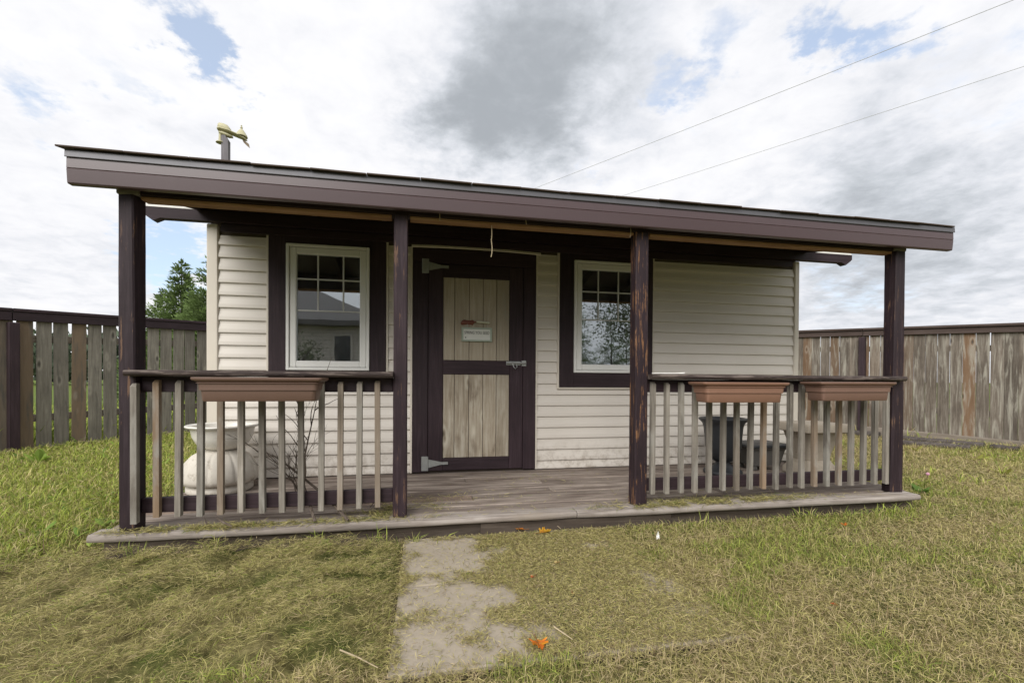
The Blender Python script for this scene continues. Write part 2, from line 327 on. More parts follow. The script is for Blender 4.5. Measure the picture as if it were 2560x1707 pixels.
    def build(s, name, mat, parent=None, smooth=False, label=None, auto=None):
        me = s.mesh(name, smooth); me.materials.append(MT[mat] if isinstance(mat, str) else mat)
        if auto:
            for p in me.polygons: p.use_smooth = True
            me.set_sharp_from_angle(angle=math.radians(auto))
        return link(name, me, parent, label)
def link(name, data, parent=None, label=None):
    o = bpy.data.objects.new(name, data); COL.objects.link(o)
    if parent is not None:
        o.parent = parent; o.matrix_parent_inverse = Matrix.Translation(-Vector(parent.get('_at', (0, 0, 0))))
    if label: o['label'] = label
    return o
def thing(name, label, cat, at, group=None):
    o = bpy.data.objects.new(name, None); COL.objects.link(o); o.location = at; o.empty_display_size = .1
    o['_at'] = tuple(at); return tag(o, label, cat, group)
def tag(o, label, cat, group=None):
    o['label'] = label; o['category'] = cat
    if group: o['group'] = group
    return o
def bx(name, mat, parent, *d, c=.004, label=None): return MB().cbox(*d, c=c).build(name, mat, parent, label=label)

# value noise for terrain and scattering
_T = RNG.random((256, 256))
def vnoise(x, y):
    xi = np.floor(x).astype(int); yi = np.floor(y).astype(int); fx = x-xi; fy = y-yi
    fx = fx*fx*(3-2*fx); fy = fy*fy*(3-2*fy); g = lambda a, b_: _T[a & 255, b_ & 255]
    return (g(xi, yi)*(1-fx)+g(xi+1, yi)*fx)*(1-fy)+(g(xi, yi+1)*(1-fx)+g(xi+1, yi+1)*fx)*fy
def fbm(x, y, o=4):
    s = 0; a = .5; t = 0
    for i in range(o): s = s+a*vnoise(x*2**i+17.3*i, y*2**i+5.1*i); t += a; a *= .5
    return s/t
def sst(v, a, b_):
    t = np.clip((v-a)/(b_-a), 0, 1); return t*t*(3-2*t)
PATH = (-.11, 1.20, 1.47, 2.735)
def in_shed(x, y, m=0.0): return (x > -1.69-m) & (x < 3.66+m) & (y > 2.765-m) & (y < 6.5+m)
def on_path(x, y, m=0.0): return (x > PATH[0]-m) & (x < PATH[1]+m) & (y > PATH[2]-m) & (y < PATH[3]+m)
def windrow(x, y):
    left = sst(-x, .05, .35)*sst(-y, -2.9, -2.5)
    s = -x*.80+y*.60; t = x*.60+y*.80
    return left*(.75*fbm(s*5.5+fbm(t*1.1, s*2)*1.2, t*1.3, 3)+.42*sst(fbm(s*15, t*8.5, 3), .36, .64)-.06)
def height(x, y):
    z = GZ + .03*(fbm(x*.45, y*.45)-.5) + .022*(fbm(x*5, y*5, 3)-.5) + .15*(windrow(x, y)-.27*sst(-x, .05, .35)*sst(-y, -2.9, -2.5))
    z = z + .05*sst(x, 4.3, 7.2)*sst(y, 2.8, 5.0) + .07*sst(-x, 1.9, 3.4)*sst(y, 4.5, 7.5)
    z = z + .02*sst(-x, 1.75, 2.3)*sst(y, 2.6, 3.4)
    flat = sst(np.minimum(np.minimum(x-PATH[0], PATH[1]-x), np.minimum(y-PATH[2], PATH[3]+.06-y)), -.05, .03)
    z = z*(1-flat) + (GZ-.022)*flat
    z = np.where(in_shed(x, y, .03), np.minimum(z, GZ-.02), z)
    return z
def hz(x, y): return float(height(np.array([x]), np.array([y]))[0])
# ------------------------------------------------------------------ ground and path
def ground():
    fx = np.concatenate([[-700, -250, -90, -40, -22, -14, -10], np.arange(-8, 11.01, .07), [13, 17, 25, 45, 100, 260, 700]])
    fy = np.concatenate([[-500, -160, -70, -35, -20, -12, -7, -4, -2, -.8], np.arange(0, 10.01, .07), [12, 15, 20, 30, 55, 110, 300, 1000]])
    X, Y = np.meshgrid(fx, fy); far = np.maximum(np.abs(X-1), np.abs(Y-4)) > 9.5
    Z = np.where(far, GZ-.02+.05*(fbm(X*.1, Y*.1)-.5), height(X, Y)-.012-.025*sst(-X, .0, .3)*sst(-Y, -2.9, -2.6)); nx, ny = len(fx), len(fy)
    vs = np.stack([X.ravel(), Y.ravel(), Z.ravel()], 1); i = np.arange(nx*ny).reshape(ny, nx)
    fs = np.stack([i[:-1, :-1].ravel(), i[:-1, 1:].ravel(), i[1:, 1:].ravel(), i[1:, :-1].ravel()], 1)
    me = bpy.data.meshes.new('ground'); me.from_pydata(vs.tolist(), [], fs.tolist()); me.update()
    for p in me.polygons: p.use_smooth = True
    me.materials.append(MT['ground']); o = link('ground', me); o['kind'] = 'structure'; o['label'] = 'lawn of cut grass and soil around the shed'
ground()
pth = MB().box(PATH[0]-.01, PATH[1]+.01, PATH[2]-.01, PATH[3], GZ-.05, GZ-.012).build('path', 'soil'); pth['kind'] = 'structure'; pth['label'] = 'short path of square concrete slabs leading to the porch'
px0, px1, py0, py1 = PATH; hx = (px1-px0)/2; hy = (py1-py0)/2
for i in range(2):
    for j in range(2):
        m = MB().cbox(-hx/2+.006, hx/2-.006, -hy/2+.006, hy/2-.006, -.03, 0, c=.006)
        o = m.build('paving_slab', 'slab', pth); o.location = (px0+hx*(i+.5), py0+hy*(j+.5), GZ+.004+random.uniform(-.003, .003))
        o.rotation_euler = (random.uniform(-.006, .006), random.uniform(-.006, .006), random.uniform(-.01, .01))

# ------------------------------------------------------------------ the shed
SX0, SX1 = -1.715, 3.842; SY1 = 6.5
RIDGE_Y, EAVE_Y, EAVE_Z, SLOPE = 4.72, 2.72, 1.953, .23
def roof_z(y): return EAVE_Z + SLOPE*((y-EAVE_Y) if y < RIDGE_Y else (RIDGE_Y-EAVE_Y)-(y-RIDGE_Y))
shed = thing('garden_shed', 'cream sided garden shed with dark brown trim and a railed front porch', 'shed', (1.06, 4.6, GZ-.05))
WIN = [(-1.115, -.452), (1.385, 2.048)]; WZ0, WZ1 = .900, 1.950; CW = .137            # white window units, casing width
DX0, DX1, DTOP = -.090, 1.019, 1.975                                                   # door with its casing
# bare wall behind the siding, with the window openings
bm = MB(); y0, y1 = 4.113, 4.19; top = roof_z(4.12)-.004
xs = [SX0+.02, WIN[0][0]+.02, WIN[0][1]-.02, WIN[1][0]+.02, WIN[1][1]-.02, SX1-.02]
for a, b_ in ((0, 1), (2, 3), (4, 5)): bm.box(xs[a], xs[b_], y0, y1, -.06, top)
for a, b_ in ((1, 2), (3, 4)): bm.box(xs[a]+.0, xs[b_]-.0, y0, y1, -.06, WZ0+.02); bm.box(xs[a], xs[b_], y0, y1, WZ1-.02, top)
bm.build('front_wall', 'dark_in', shed)
for x0_, x1_ in ((SX0+.015, SX0+.09), (SX1-.09, SX1-.015)):
    prof = [(4.192, GZ), (SY1, GZ), (SY1, roof_z(SY1)-.003), (RIDGE_Y, roof_z(RIDGE_Y)-.003), (4.192, roof_z(4.192)-.003)]
    MB().extrude(prof, x0_, x1_).build('side_wall', 'siding', shed)
MB().box(SX0+.02, SX1-.02, SY1, SY1+.07, GZ, roof_z(SY1+.07)-.003).build('back_wall', 'siding', shed)
MB().box(SX0+.1, SX1-.1, 4.2, SY1-.01, -.07, -.01).build('floor', 'dark_in', shed)
# corner trims
for x0_, x1_ in ((SX0, SX0+.085), (SX1-.06, SX1)): bx('corner_trim', 'cream', shed, x0_, x1_, 4.078, 4.16, .004, 2.075, c=.008)
# siding courses, each course split where windows and door interrupt it
Z0, EXP = 1.91192, .1016
def siding_piece(x0_, x1_, zb, zt):
    h = zt-zb
    prof = [(4.1125, zb), (4.088, zb), (4.0865, zb+.006), (4.0885, zb+min(.03, h*.3)), (4.0985, zb+h*.75), (4.1008, zt-.001), (4.1125, zt-.001)]
    MB().extrude(prof[::-1], x0_, x1_).build('siding_board', 'siding', shed)
cas = [(w0-CW, w1+CW) for w0, w1 in WIN]; JC = .018
for k in range(0, 20):
    zb = Z0-EXP*k; zt = zb+EXP
    if k == 0: zt = 1.992
    if k == 19: zb, zt = .006, Z0-EXP*18
    cuts = [(DX0-JC, DX1+JC)]
    if zt > WZ0-CW-JC-.03: cuts += [(a-JC, b_+JC) for a, b_ in cas]
    x = SX0+.083
    for a, b_ in sorted(cuts)+[(SX1-.058, None)]:
        if a-x > .01: siding_piece(x+.002, a-.001, zb, zt)
        x = b_
    zs = WZ0-CW-JC
    if zb < zs-.012 < zt-.012 and zt > WZ0-CW-JC-.03:
        for a, b_ in cas: siding_piece(a-JC, b_+JC, zb, zs-.001)
# window units
for (w0, w1) in WIN:
    win = MB()
    for d in ((w0, w0+.024, WZ0, WZ1), (w1-.024, w1, WZ0, WZ1), (w0+.024, w1-.024, WZ1-.024, WZ1), (w0+.024, w1-.024, WZ0, WZ0+.024)):
        win.cbox(d[0], d[1], 4.058, 4.15, d[2], d[3], c=.003)
    win = win.build('window', 'white', shed, label='white vinyl window unit with a grille in its upper half')
    s0, s1, t0, t1 = w0+.026, w1-.026, WZ0+.026, WZ1-.027; sw = .053
    sash = MB()
    for d in ((s0, s0+sw, t0, t1), (s1-sw, s1, t0, t1), (s0+sw, s1-sw, t1-sw, t1), (s0+sw, s1-sw, t0, t0+sw)):
        sash.cbox(d[0], d[1], 4.068, 4.12, d[2], d[3], c=.006)
    sash.build('sash', 'white', win)
    g0, g1, gz0, gz1 = s0+sw, s1-sw, t0+sw, t1-sw
    MB().box(g0-.005, g1+.005, 4.094, 4.098, gz0-.005, gz1+.005).build('pane', 'glass', win)
    for xx in (w0+.245, w0+.448): MB().cbox(xx-.006, xx+.006, 4.086, 4.0935, 1.406, gz1, c=.002).build('grille_bar', 'grille', win)
    for zz in (1.664, 1.40): MB().cbox(g0, g1, 4.0845, 4.0925, zz-.006, zz+.006, c=.002).build('grille_bar', 'grille', win)
    a, b_ = w0-CW, w1+CW
    for d in ((a, w0-.002, WZ0-CW, 2.055), (w1+.002, b_, WZ0-CW, 2.055), (w0-.002, w1+.002, WZ1+.002, 2.055), (w0-.002, w1+.002, WZ0-CW, WZ0-.002)):
        bx('casing_board', 'stain_z' if d[1]-d[0] < .3 else 'stain_x', shed, d[0], d[1], 4.072, 4.112, d[2], d[3], c=.003)
    for d in ((a-JC, a-.001, WZ0-CW-JC, 2.06), (b_+.001, b_+JC, WZ0-CW-JC, 2.06), (a-.001, b_+.001, WZ0-CW-JC, WZ0-CW-.001)):
        bx('trim_channel', 'cream', shed, d[0], d[1], 4.080, 4.112, d[2], d[3], c=.002)
# door
for d in ((DX0, .042, .012, 1.853), (.901, DX1, .012, 1.853), (DX0, DX1, 1.855, DTOP)): bx('door_casing', 'stain_z' if d[1]-d[0] < .5 else 'stain_x', shed, d[0], d[1], 4.070, 4.112, d[2], d[3], c=.003)
for d in ((DX0-JC, DX0-.001, .006, 1.985), (DX1+.001, DX1+JC, .006, 1.985)): bx('trim_channel', 'cream', shed, d[0], d[1], 4.078, 4.112, d[2], d[3], c=.002)
m = MB(); n = 9
for i in range(n):                                    # loose cream strip sagging over the door
    t = i/(n-1); x = DX0-.01+t*(DX1-DX0+.05); dz_ = .012*math.sin(t*3.1)-.006*t
    m.v += [(x, 4.066, 1.978+dz_), (x, 4.058, 1.984+dz_), (x, 4.062, 2.0+dz_), (x, 4.1, 2.002+dz_)]
for i in range(n-1):
    for j in range(3): m.f.append((i*4+j, i*4+4+j, i*4+5+j, i*4+1+j))
m.build('trim_channel', 'cream', shed)
door = MB().box(.046, .897, 4.098, 4.112, .02, 1.850).build('door', 'stain_z', shed, label='dark brown door with two panels of bare upright planks')
for d in ((.046, .174, .022, 1.850), (.774, .897, .022, 1.850)): bx('stile', 'stain_z', door, d[0], d[1], 4.072, 4.0975, d[2], d[3], c=.003)
for d in ((1.735, 1.849), (.876, 1.0), (.022, .131)): bx('rail', 'stain_x', door, .1745, .7735, 4.0735, 4.0975, d[0], d[1], c=.003)
pe = [.1745, .276, .406, .532, .654, .7735]
for z0_, z1_, mt in ((1.001, 1.734, 'plank_up'), (.132, .875, 'plank_lo')):
    for i in range(5): bx('plank', mt, door, pe[i]+.0018, pe[i+1]-.0018, 4.082+random.uniform(0, .002), 4.0975, z0_, z1_, c=.003)
def hinge(zc):
    h = MB().cbox(-.010, .042, 4.063, 4.0695, zc-.064, zc+.064, c=.002).build('hinge', 'galv', door)
    m = MB(); prof = [(.046, zc-.038), (.16, zc-.012), (.222, zc-.012), (.222, zc+.012), (.16, zc+.012), (.046, zc+.038)]
    m.v = [(a, 4.064, b_) for a, b_ in prof]+[(a, 4.0715, b_) for a, b_ in prof]
    m.f = [tuple(range(6)), tuple(range(6, 12))[::-1]]+[(i, 6+i, 6+(i+1) % 6, (i+1) % 6) for i in range(6)]
    m.tube([(.044, 4.062, zc-.062), (.044, 4.062, zc+.062)], .006, 8)
    for xx, dz_ in ((.07, .014), (.07, -.014), (.12, 0), (.205, 0)): m.tube([(xx, 4.0645, zc+dz_), (xx, 4.061, zc+dz_)], .005, 8)
    for xx, dz_ in ((.012, .045), (.012, -.045), (.026, .02), (.026, -.02)): m.tube([(xx, 4.0645, zc+dz_), (xx, 4.0605, zc+dz_)], .005, 8)
    m.build('strap', 'galv', h) if False else m.build('hinge_strap', 'galv', door)
hinge(1.822); hinge(.088)
m = MB().cbox(.885, .928, 4.062, 4.0695, .955, 1.005, c=.002).cbox(.742, .875, 4.060, 4.0715, .962, .998, c=.003).tube([(.746, 4.052, .98), (.924, 4.052, .98)], .0085, 10)
m.tube([(.80, 4.050, .975), (.806, 4.04, .945), (.822, 4.038, .93), (.838, 4.042, .946), (.832, 4.05, .972)], .0045, 7)
m.build('latch', 'galv', door, label='galvanised slide bolt latch with a hanging ring')

# header over the wall and white strips on its ends
HX0, HX1 = -2.13, 4.40
pr = [(HX0, 2.105), (HX0+.02, 2.085), (HX0+.075, 2.045), (HX0+.125, 2.070), (HX1-.125, 2.070), (HX1-.075, 2.045), (HX1-.02, 2.085), (HX1, 2.105), (HX1, 2.150), (HX0, 2.150)]
m = MB(); n = len(pr); m.v = [(a, 4.0, b_) for a, b_ in pr]+[(a, 4.066, b_) for a, b_ in pr]
m.f = [tuple(range(n)), tuple(range(n, 2*n))[::-1]]+[(i, n+i, n+(i+1) % n, (i+1) % n) for i in range(n)]
m.build('header_beam', 'stain_header', shed, label='dark header beam with notched ends sticking out past the walls')
bx('header_board', 'stain_x', shed, SX0-.01, SX1+.12, 4.006, 4.064, 2.153, 2.248, c=.003)
bx('header_board', 'stain_x', shed, SX0+.12, SX1-.12, 4.04, 4.0665, 2.005, 2.066, c=.003)
bx('wall_plate', 'dark_in', shed, SX0+.09, SX1-.09, 4.068, 4.1115, 2.058, 2.24, c=.003)
for a, b_ in ((HX0+.004, SX0-.014), (SX1+.13, HX1-.004)): bx('trim_strip', 'white_dirty', shed, a, b_, 4.003, 4.06, 2.152, 2.179, c=.002)

# roof
RX0, RX1 = -1.775, 3.872
def slab(p, x0_, x1_): return MB().extrude(p, x0_, x1_)
t = .03
rp = [(EAVE_Y-.01, roof_z(EAVE_Y)), (RIDGE_Y, roof_z(RIDGE_Y)), (2*RIDGE_Y-EAVE_Y, EAVE_Z), (2*RIDGE_Y-EAVE_Y, EAVE_Z+t), (RIDGE_Y, roof_z(RIDGE_Y)+t), (EAVE_Y-.01, EAVE_Z+t)]
roof = slab(rp, RX0+.02, RX1-.02).build('roof', 'ply', shed, label='low roof with dark shingles and a brown metal fascia')
# brown fascia with a crease, and the metal drip edge over it
fp = [(2.7445, 1.9500), (2.7065, 1.9500), (2.7050, 1.9420), (2.7035, 1.8930), (2.7065, 1.8900), (2.7040, 1.8860), (2.7095, 1.8200), (2.714, 1.8140), (2.7445, 1.8140)]
slab(fp, RX0, RX1).build('fascia', 'fascia', roof)
dp = [(2.7025, 1.9450), (2.6985, 1.9430), (2.6965, 1.9460), (2.6985, 1.9780), (2.703, 1.9845), (2.7045, 1.9845)]
slab(dp[::-1], RX0-.004, RX1+.004).build('drip_edge', 'drip', roof)
sh = MB().cbox(-.148, .148, -.07, .19, -.004, .005, c=.002); shm = [sh.mesh('shingle')]; shm[0].materials.append(MT['shingle'])
x = RX0-.035; i = 0
while x < RX1-.2:
    o = link('shingle', shm[0], roof); o.location = (x+.15, EAVE_Y+.028+random.uniform(-.006, .006), EAVE_Z+.045+random.choice((0, 0, .003)))
    o.rotation_euler = (math.atan(SLOPE)+random.uniform(-.02, .02), random.uniform(-.014, .014), random.uniform(-.01, .01)); x += .2985
rs = [(EAVE_Y+.2, roof_z(EAVE_Y+.2)+t+.002), (RIDGE_Y, roof_z(RIDGE_Y)+t+.002), (2*RIDGE_Y-EAVE_Y, EAVE_Z+t+.002), (2*RIDGE_Y-EAVE_Y, EAVE_Z+t+.012), (RIDGE_Y, roof_z(RIDGE_Y)+t+.012), (EAVE_Y+.2, roof_z(EAVE_Y+.2)+t+.012)]
slab(rs, RX0-.02, RX1+.02).build('roof_covering', 'shingle', roof)
for xr in np.linspace(RX0+.35, RX1-.35, 10):          # rafters over the porch
    p = [(2.895, roof_z(2.895)-.09), (3.998, roof_z(3.998)-.085), (3.998, roof_z(3.998)-.003), (2.895, roof_z(2.895)-.003)]
    slab(p, xr-.019, xr+.019).build('rafter', 'stain_y', roof)
for xe in (RX0+.045, RX1-.045):
    p = [(2.76, roof_z(2.76)-.1), (RIDGE_Y, roof_z(RIDGE_Y)-.1), (RIDGE_Y, roof_z(RIDGE_Y)-.004), (2.76, roof_z(2.76)-.004)]
    slab(p, xe-.019, xe+.019).build('rake_board', 'stain_y', roof)
# porch beam on the posts
bx('porch_beam', 'stain_x', shed, -1.50, 3.455, 2.803, 2.888, 1.812, 1.957, c=.004)
for a, b_ in ((-1.612, -1.502), (3.457, 3.568)):
    bx('beam_end', 'grey_block', shed, a, b_, 2.797, 2.89, 1.812, 1.868, c=.006); bx('beam_end', 'stain_x', shed, a+.006, b_-.006, 2.803, 2.888, 1.87, 1.952, c=.006)
PO = [(-1.601, -1.515), (-.174, -.092), (1.379, 1.470), (3.464, 3.561)]
for (a, b_) in ((PO[0][1], PO[1][0]), (PO[1][1], PO[2][0]), (PO[2][1], PO[3][0])):
    bx('beam_batten', 'raw', shed, a+.012, b_-.012, 2.812, 2.882, 1.7935, 1.8105, c=.003, label='bare wood batten under the porch beam')
# posts, two of them twisted by drying
def post(x0_, x1_, tw0, tw1, z1_=1.811, mat='stain_post'):
    m = MB(); cx_, cy_ = (x0_+x1_)/2, 2.842; hw = (x1_-x0_)/2; hd = .0445; n = 14; c = .007
    ring = [(-hw, -hd+c), (-hw+c, -hd), (hw-c, -hd), (hw, -hd+c), (hw, hd-c), (hw-c, hd), (-hw+c, hd), (-hw, hd-c)]
    for i in range(n):
        t_ = i/(n-1); a = math.radians(tw0+(tw1-tw0)*t_); z = .001+t_*(z1_-.001)
        j = lambda: random.uniform(-.0012, .0012)
        for (u, v_) in ring: m.v.append((cx_+u*math.cos(a)-v_*math.sin(a)+j(), cy_+u*math.sin(a)+v_*math.cos(a)+j(), z))
    m.f = [(i*8+k, i*8+(k+1) % 8, i*8+8+(k+1) % 8, i*8+8+k) for i in range(n-1) for k in range(8)]+[tuple(range(8))[::-1], tuple(range((n-1)*8, n*8))]
    return m.build('porch_post', mat, shed)
post(*PO[0], 0, -15); post(*PO[1], 0, 3); post(*PO[2], 3, -2, mat='stain_post_peel'); post(*PO[3], -9, 7)

# deck
deck = MB().box(-1.66, 3.62, 2.80, 4.10, -.16, -.045).build('deck', 'skirt', shed, label='weathered board deck of the porch')
y = 2.866; bw = .1385
while y < 4.09:
    y2 = min(y+bw, 4.112)
    xa, xb = -1.70+random.uniform(-.008, .008), 3.67+random.uniform(-.01, .01); xj = random.choice((.96, 1.62, None, .35, 2.2))
    for a, b_ in ([(xa, xb)] if xj is None else [(xa, xj-.002), (xj+.002, xb)]):
        dz_ = random.uniform(-.005, 0.0); bx('deck_board', 'deck', deck, a, b_, y+.0048, y2-.0048, -.036+dz_, dz_, c=.006)
    y += bw+.0012
def nose(x0_, x1_):                                    # rounded front board, laid a little askew
    n = 12; m = MB(); prof = [(.004, -.037), (-.002, -.030), (-.004, -.018), (-.001, -.006), (.009, .001), (.135, .001), (.138, -.037)]
    for i in range(n):
        t_ = i/(n-1); x = x0_+(x1_-x0_)*t_; yy = 2.742-.044*(x+1.7)/5.3+.003*math.sin(x*3.1); e = .012 if i in (0, n-1) else 0
        for a, b_ in prof: m.v.append((x, yy+a*.92+e*(a < .05)+random.uniform(-.0015, .0015), b_+random.uniform(-.001, .001)))
    k = len(prof); m.f = [(i*k+j, i*k+k+j, i*k+k+(j+1) % k, i*k+(j+1) % k) for i in range(n-1) for j in range(k)]+[tuple(range(k)), tuple(range((n-1)*k, n*k))[::-1]]
    m.build('edge_board', 'nose', deck, auto=50)
nose(-1.722, .956); nose(.961, 3.605)
bx('skirt_board', 'skirt', deck, -1.655, 1.10, 2.772, 2.797, -.17, -.041); bx('skirt_board', 'skirt', deck, 1.103, 3.615, 2.77, 2.795, -.17, -.041)
bx('step_block', 'skirt', deck, .35, 1.62, 2.745, 2.768, -.17, -.043)

# railings
def railing(x0_, x1_, bal, cap0, cap1):
    r = MB(); n = 10; prof = [(2.742, .846), (2.738, .856), (2.742, .868), (2.752, .873), (2.868, .874), (2.88, .868), (2.882, .852), (2.874, .840), (2.75, .839)]; k = len(prof)
    for i in range(n):
        x = cap0+(cap1-cap0)*i/(n-1)
        for a, b_ in prof: r.v.append((x, a+random.uniform(-.0018, .0018), b_+random.uniform(-.0018, .0018)))
    r.f = [(i*k+j, i*k+(j+1) % k, i*k+k+(j+1) % k, i*k+k+j)[::-1] for i in range(n-1) for j in range(k)]+[tuple(range(k)), tuple(range((n-1)*k, n*k))[::-1]]
    r = r.build('railing', 'stain_rail', shed, auto=50, label='porch railing with weathered square balusters')
    bx('top_rail', 'stain_x', r, x0_+.002, x1_-.002, 2.836, 2.872, .752, .8385); bx('bottom_rail', 'stain_x', r, x0_+.002, x1_-.002, 2.836, 2.872, .086, .168)
    w_ = .0150; m = MB()
    m.v = [(-w_, -w_, 0), (w_, -w_, 0), (w_, w_, .004), (-w_, w_, .004), (-w_, -w_, .735), (w_, -w_, .735), (w_, w_, .752), (-w_, w_, .752), (-w_+.006, -w_+.012, .752), (w_-.006, -w_+.012, .752)]
    m.f = [(3, 2, 1, 0), (0, 1, 5, 4), (1, 2, 6, 9, 5), (2, 3, 7, 6), (3, 0, 4, 8, 7), (4, 5, 9, 8), (8, 9, 6, 7)]
    me = m.mesh('baluster'); me.materials.append(MT['baluster'])
    for x in bal:
        o = link('baluster', me, r); o.location = (x, 2.8195+random.uniform(-.001, .001), .066+random.uniform(-.005, .006))
        o.rotation_euler = (random.uniform(-.004, .004), random.uniform(-.007, .007), random.uniform(-.06, .06))
        if x == -1.514: o.location.y = 2.781; o.location.z = .048; o.rotation_euler = (0, 0, 0)
    return r
BL = [-1.514, -1.427, -1.322, -1.214, -1.111, -1.006, -.895, -.791, -.689, -.580, -.475, -.368, -.261]
BR = [1.518, 1.623, 1.729, 1.834, 1.941, 2.048, 2.156, 2.262, 2.369, 2.474, 2.587, 2.687, 2.795, 2.901, 3.005, 3.113, 3.220, 3.323, 3.426]
railing(PO[0][1], PO[1][0], BL, -1.548, -.172); railing(PO[2][1], PO[3][0], BR, 1.472, 3.515)
# ------------------------------------------------------------------ fences
def fence(A, B, base0, base1, H, pitch, bwid, s0, s1, phase, mat, post_s, rail_mat, label, alt, rail_h, kick):
    A = Vector(A); B = Vector(B); L = (B-A).length; u = (B-A)/L; ang = math.atan2(u.y, u.x); nrm = Vector((u.y, -u.x))   # nrm points to the yard
    if nrm.dot(-A) < 0: nrm = -nrm
    f = thing('fence', label, 'fence', (A.x, A.y, GZ))
    zb = lambda s: base0+(base1-base0)*s/L
    def put(o, s, off, z): p = A+u*s+nrm*off; o.location = (p.x, p.y, z); o.rotation_euler = (0, 0, ang); return o
    mes = []
    for i in range(5):
        wv = bwid*(random.uniform(.97, 1.03) if alt else random.uniform(.94, 1.0))
        me = MB().cbox(-wv/2, wv/2, -.008, .008, 0, H-.07, c=.003).mesh('fence_board'); me.materials.append(MT[mat]); mes.append(me)
    k = 0; s = s0+phase
    while s < s1:
        o = link('fence_board', random.choice(mes), f); put(o, s, (.0 if not alt or k % 2 else -.003), zb(s)+.06)
        o.rotation_euler[1] = random.uniform(-.006, .006); s += pitch; k += 1
    n = int((s1-s0)/2.4)+1; e = s0
    ends = sorted([s0]+[p for p in post_s if s0 < p < s1]+[s1])
    for a, b_ in zip(ends[:-1], ends[1:]):
        za, zb_ = zb(a), zb(b_); ln = b_-a-.004; tilt = math.atan2(zb_-za, b_-a)
        for nm, off, z, h, th, mt in (('fence_rail', .030, H-rail_h, rail_h, .019, rail_mat), ('cap_rail', .012, H+.001, .036, .068, rail_mat), ('kick_board', .027, -.03, .15, .016, 'kick'), ('back_rail', -.032, .42, .085, .019, 'kick'), ('back_rail', -.032, H-.35, .085, .019, 'kick')):
            if nm == 'cap_rail' and not alt: th = .05
            o = MB().cbox(-ln/2, ln/2, -th, th, 0, h, c=.004).build(nm, mt, f); put(o, (a+b_)/2, off, (za+zb_)/2+z); o.rotation_euler = (0, -tilt if u.length else 0, ang)
    for p in post_s:
        o = MB().cbox(-.046, .046, -.046, .046, 0, H-.005 - (rail_h if not alt else rail_h), c=.006).build('fence_post', 'stain_z', f); put(o, p, .06, zb(p)-.02)
    return f
fence((-4.75, 6.24), (-3.31, 7.9), -.14, -.06, 1.72, .160, .1445, -2.9, 3.6, .060, 'fence_l', [-2.31, .093, 2.5], 'stain_x', 'grey weathered board fence with dark top rail, spruces rising behind it', False, .105, True)
fence((8.16, 4.83), (6.8, 7.16), -.10, .0, 1.72, .139, .1375, -2.6, 4.2, .066, 'fence_r', [-.61, 1.79], 'cap_r', 'blotchy brown board fence with old logs lying along its foot', True, .09, True)

# ------------------------------------------------------------------ things on and around the porch
def rrect(hx_, hy_, r, z, n=4):
    out = []
    for (sx, sy, a0) in ((1, 1, 0), (-1, 1, 90), (-1, -1, 180), (1, -1, 270)):
        for i in range(n+1):
            a = math.radians(a0+90*i/n); out.append((sx*(hx_-r)+r*math.cos(a), sy*(hy_-r)+r*math.sin(a), z))
    return out
def loops(ls, cap0=True, cap1=True):
    m = MB(); k = len(ls[0])
    for l in ls: m.v += l
    m.f = [(i*k+j, i*k+(j+1) % k, i*k+k+(j+1) % k, i*k+k+j) for i in range(len(ls)-1) for j in range(k)]
    if cap0: m.f.append(tuple(range(k))[::-1])
    if cap1: m.f.append(tuple(range((len(ls)-1)*k, len(ls)*k)))
    return m
def planter(x0_, x1_, zt, zb, mat, label, tilt):
    cx_ = (x0_+x1_)/2; H = zt-zb; hx_ = (x1_-x0_)/2; hy_ = .098; cy_ = 2.638
    t = thing('planter_box', label, 'planter', (cx_, cy_, zb))
    R = lambda a, b_, z: [(cx_+p[0], cy_+p[1], zb+p[2]+tilt*p[0]) for p in rrect(a, b_, .022, z)]
    o1 = loops([R(hx_-.046, hy_-.034, 0), R(hx_-.042, hy_-.030, .006), R(hx_-.037, hy_-.027, H*.455), R(hx_-.030, hy_-.020, H*.47), R(hx_-.030, hy_-.020, H*.50), R(hx_-.027, hy_-.018, H*.74), R(hx_-.020, hy_-.011, H*.755), R(hx_-.020, hy_-.011, H*.78), R(hx_-.026, hy_-.017, H*.80), R(hx_-.022, hy_-.013, H*.83)], True, False)
    b = o1.build('box', mat, t, auto=35)
    rim = loops([R(hx_-.020, hy_-.011, H*.83), R(hx_-.004, hy_-.002, H*.88), R(hx_, hy_, H*.94), R(hx_-.001, hy_-.001, H), R(hx_-.018, hy_-.016, H+.001), R(hx_-.024, hy_-.02, H*.86), R(hx_-.03, hy_-.026, H*.7)], False, False)
    rim.build('rim', mat, t, auto=50)
    loops([R(hx_-.027, hy_-.023, H*.72), R(hx_-.029, hy_-.025, H*.74)]).build('soil', 'soil', t)
    return t
planter(-1.148, -.520, .835, .711, 'planter_l', 'dark brown plastic window box hung on the railing before the white urn', .0)
planter(1.715, 2.338, .823, .694, 'planter_r', 'terracotta plastic window box hung beside the right middle post', -.002)
MT['planter_e'] = plain('faded_brown_plastic_planter', (.18, .105, .078), .5, .1, 8, dirt=(.26, .18, .14), dirt_thr=.64)
planter(2.572, 3.185, .829, .703, 'planter_e', 'brown plastic window box hung at the railing end with chipped rim', .002)

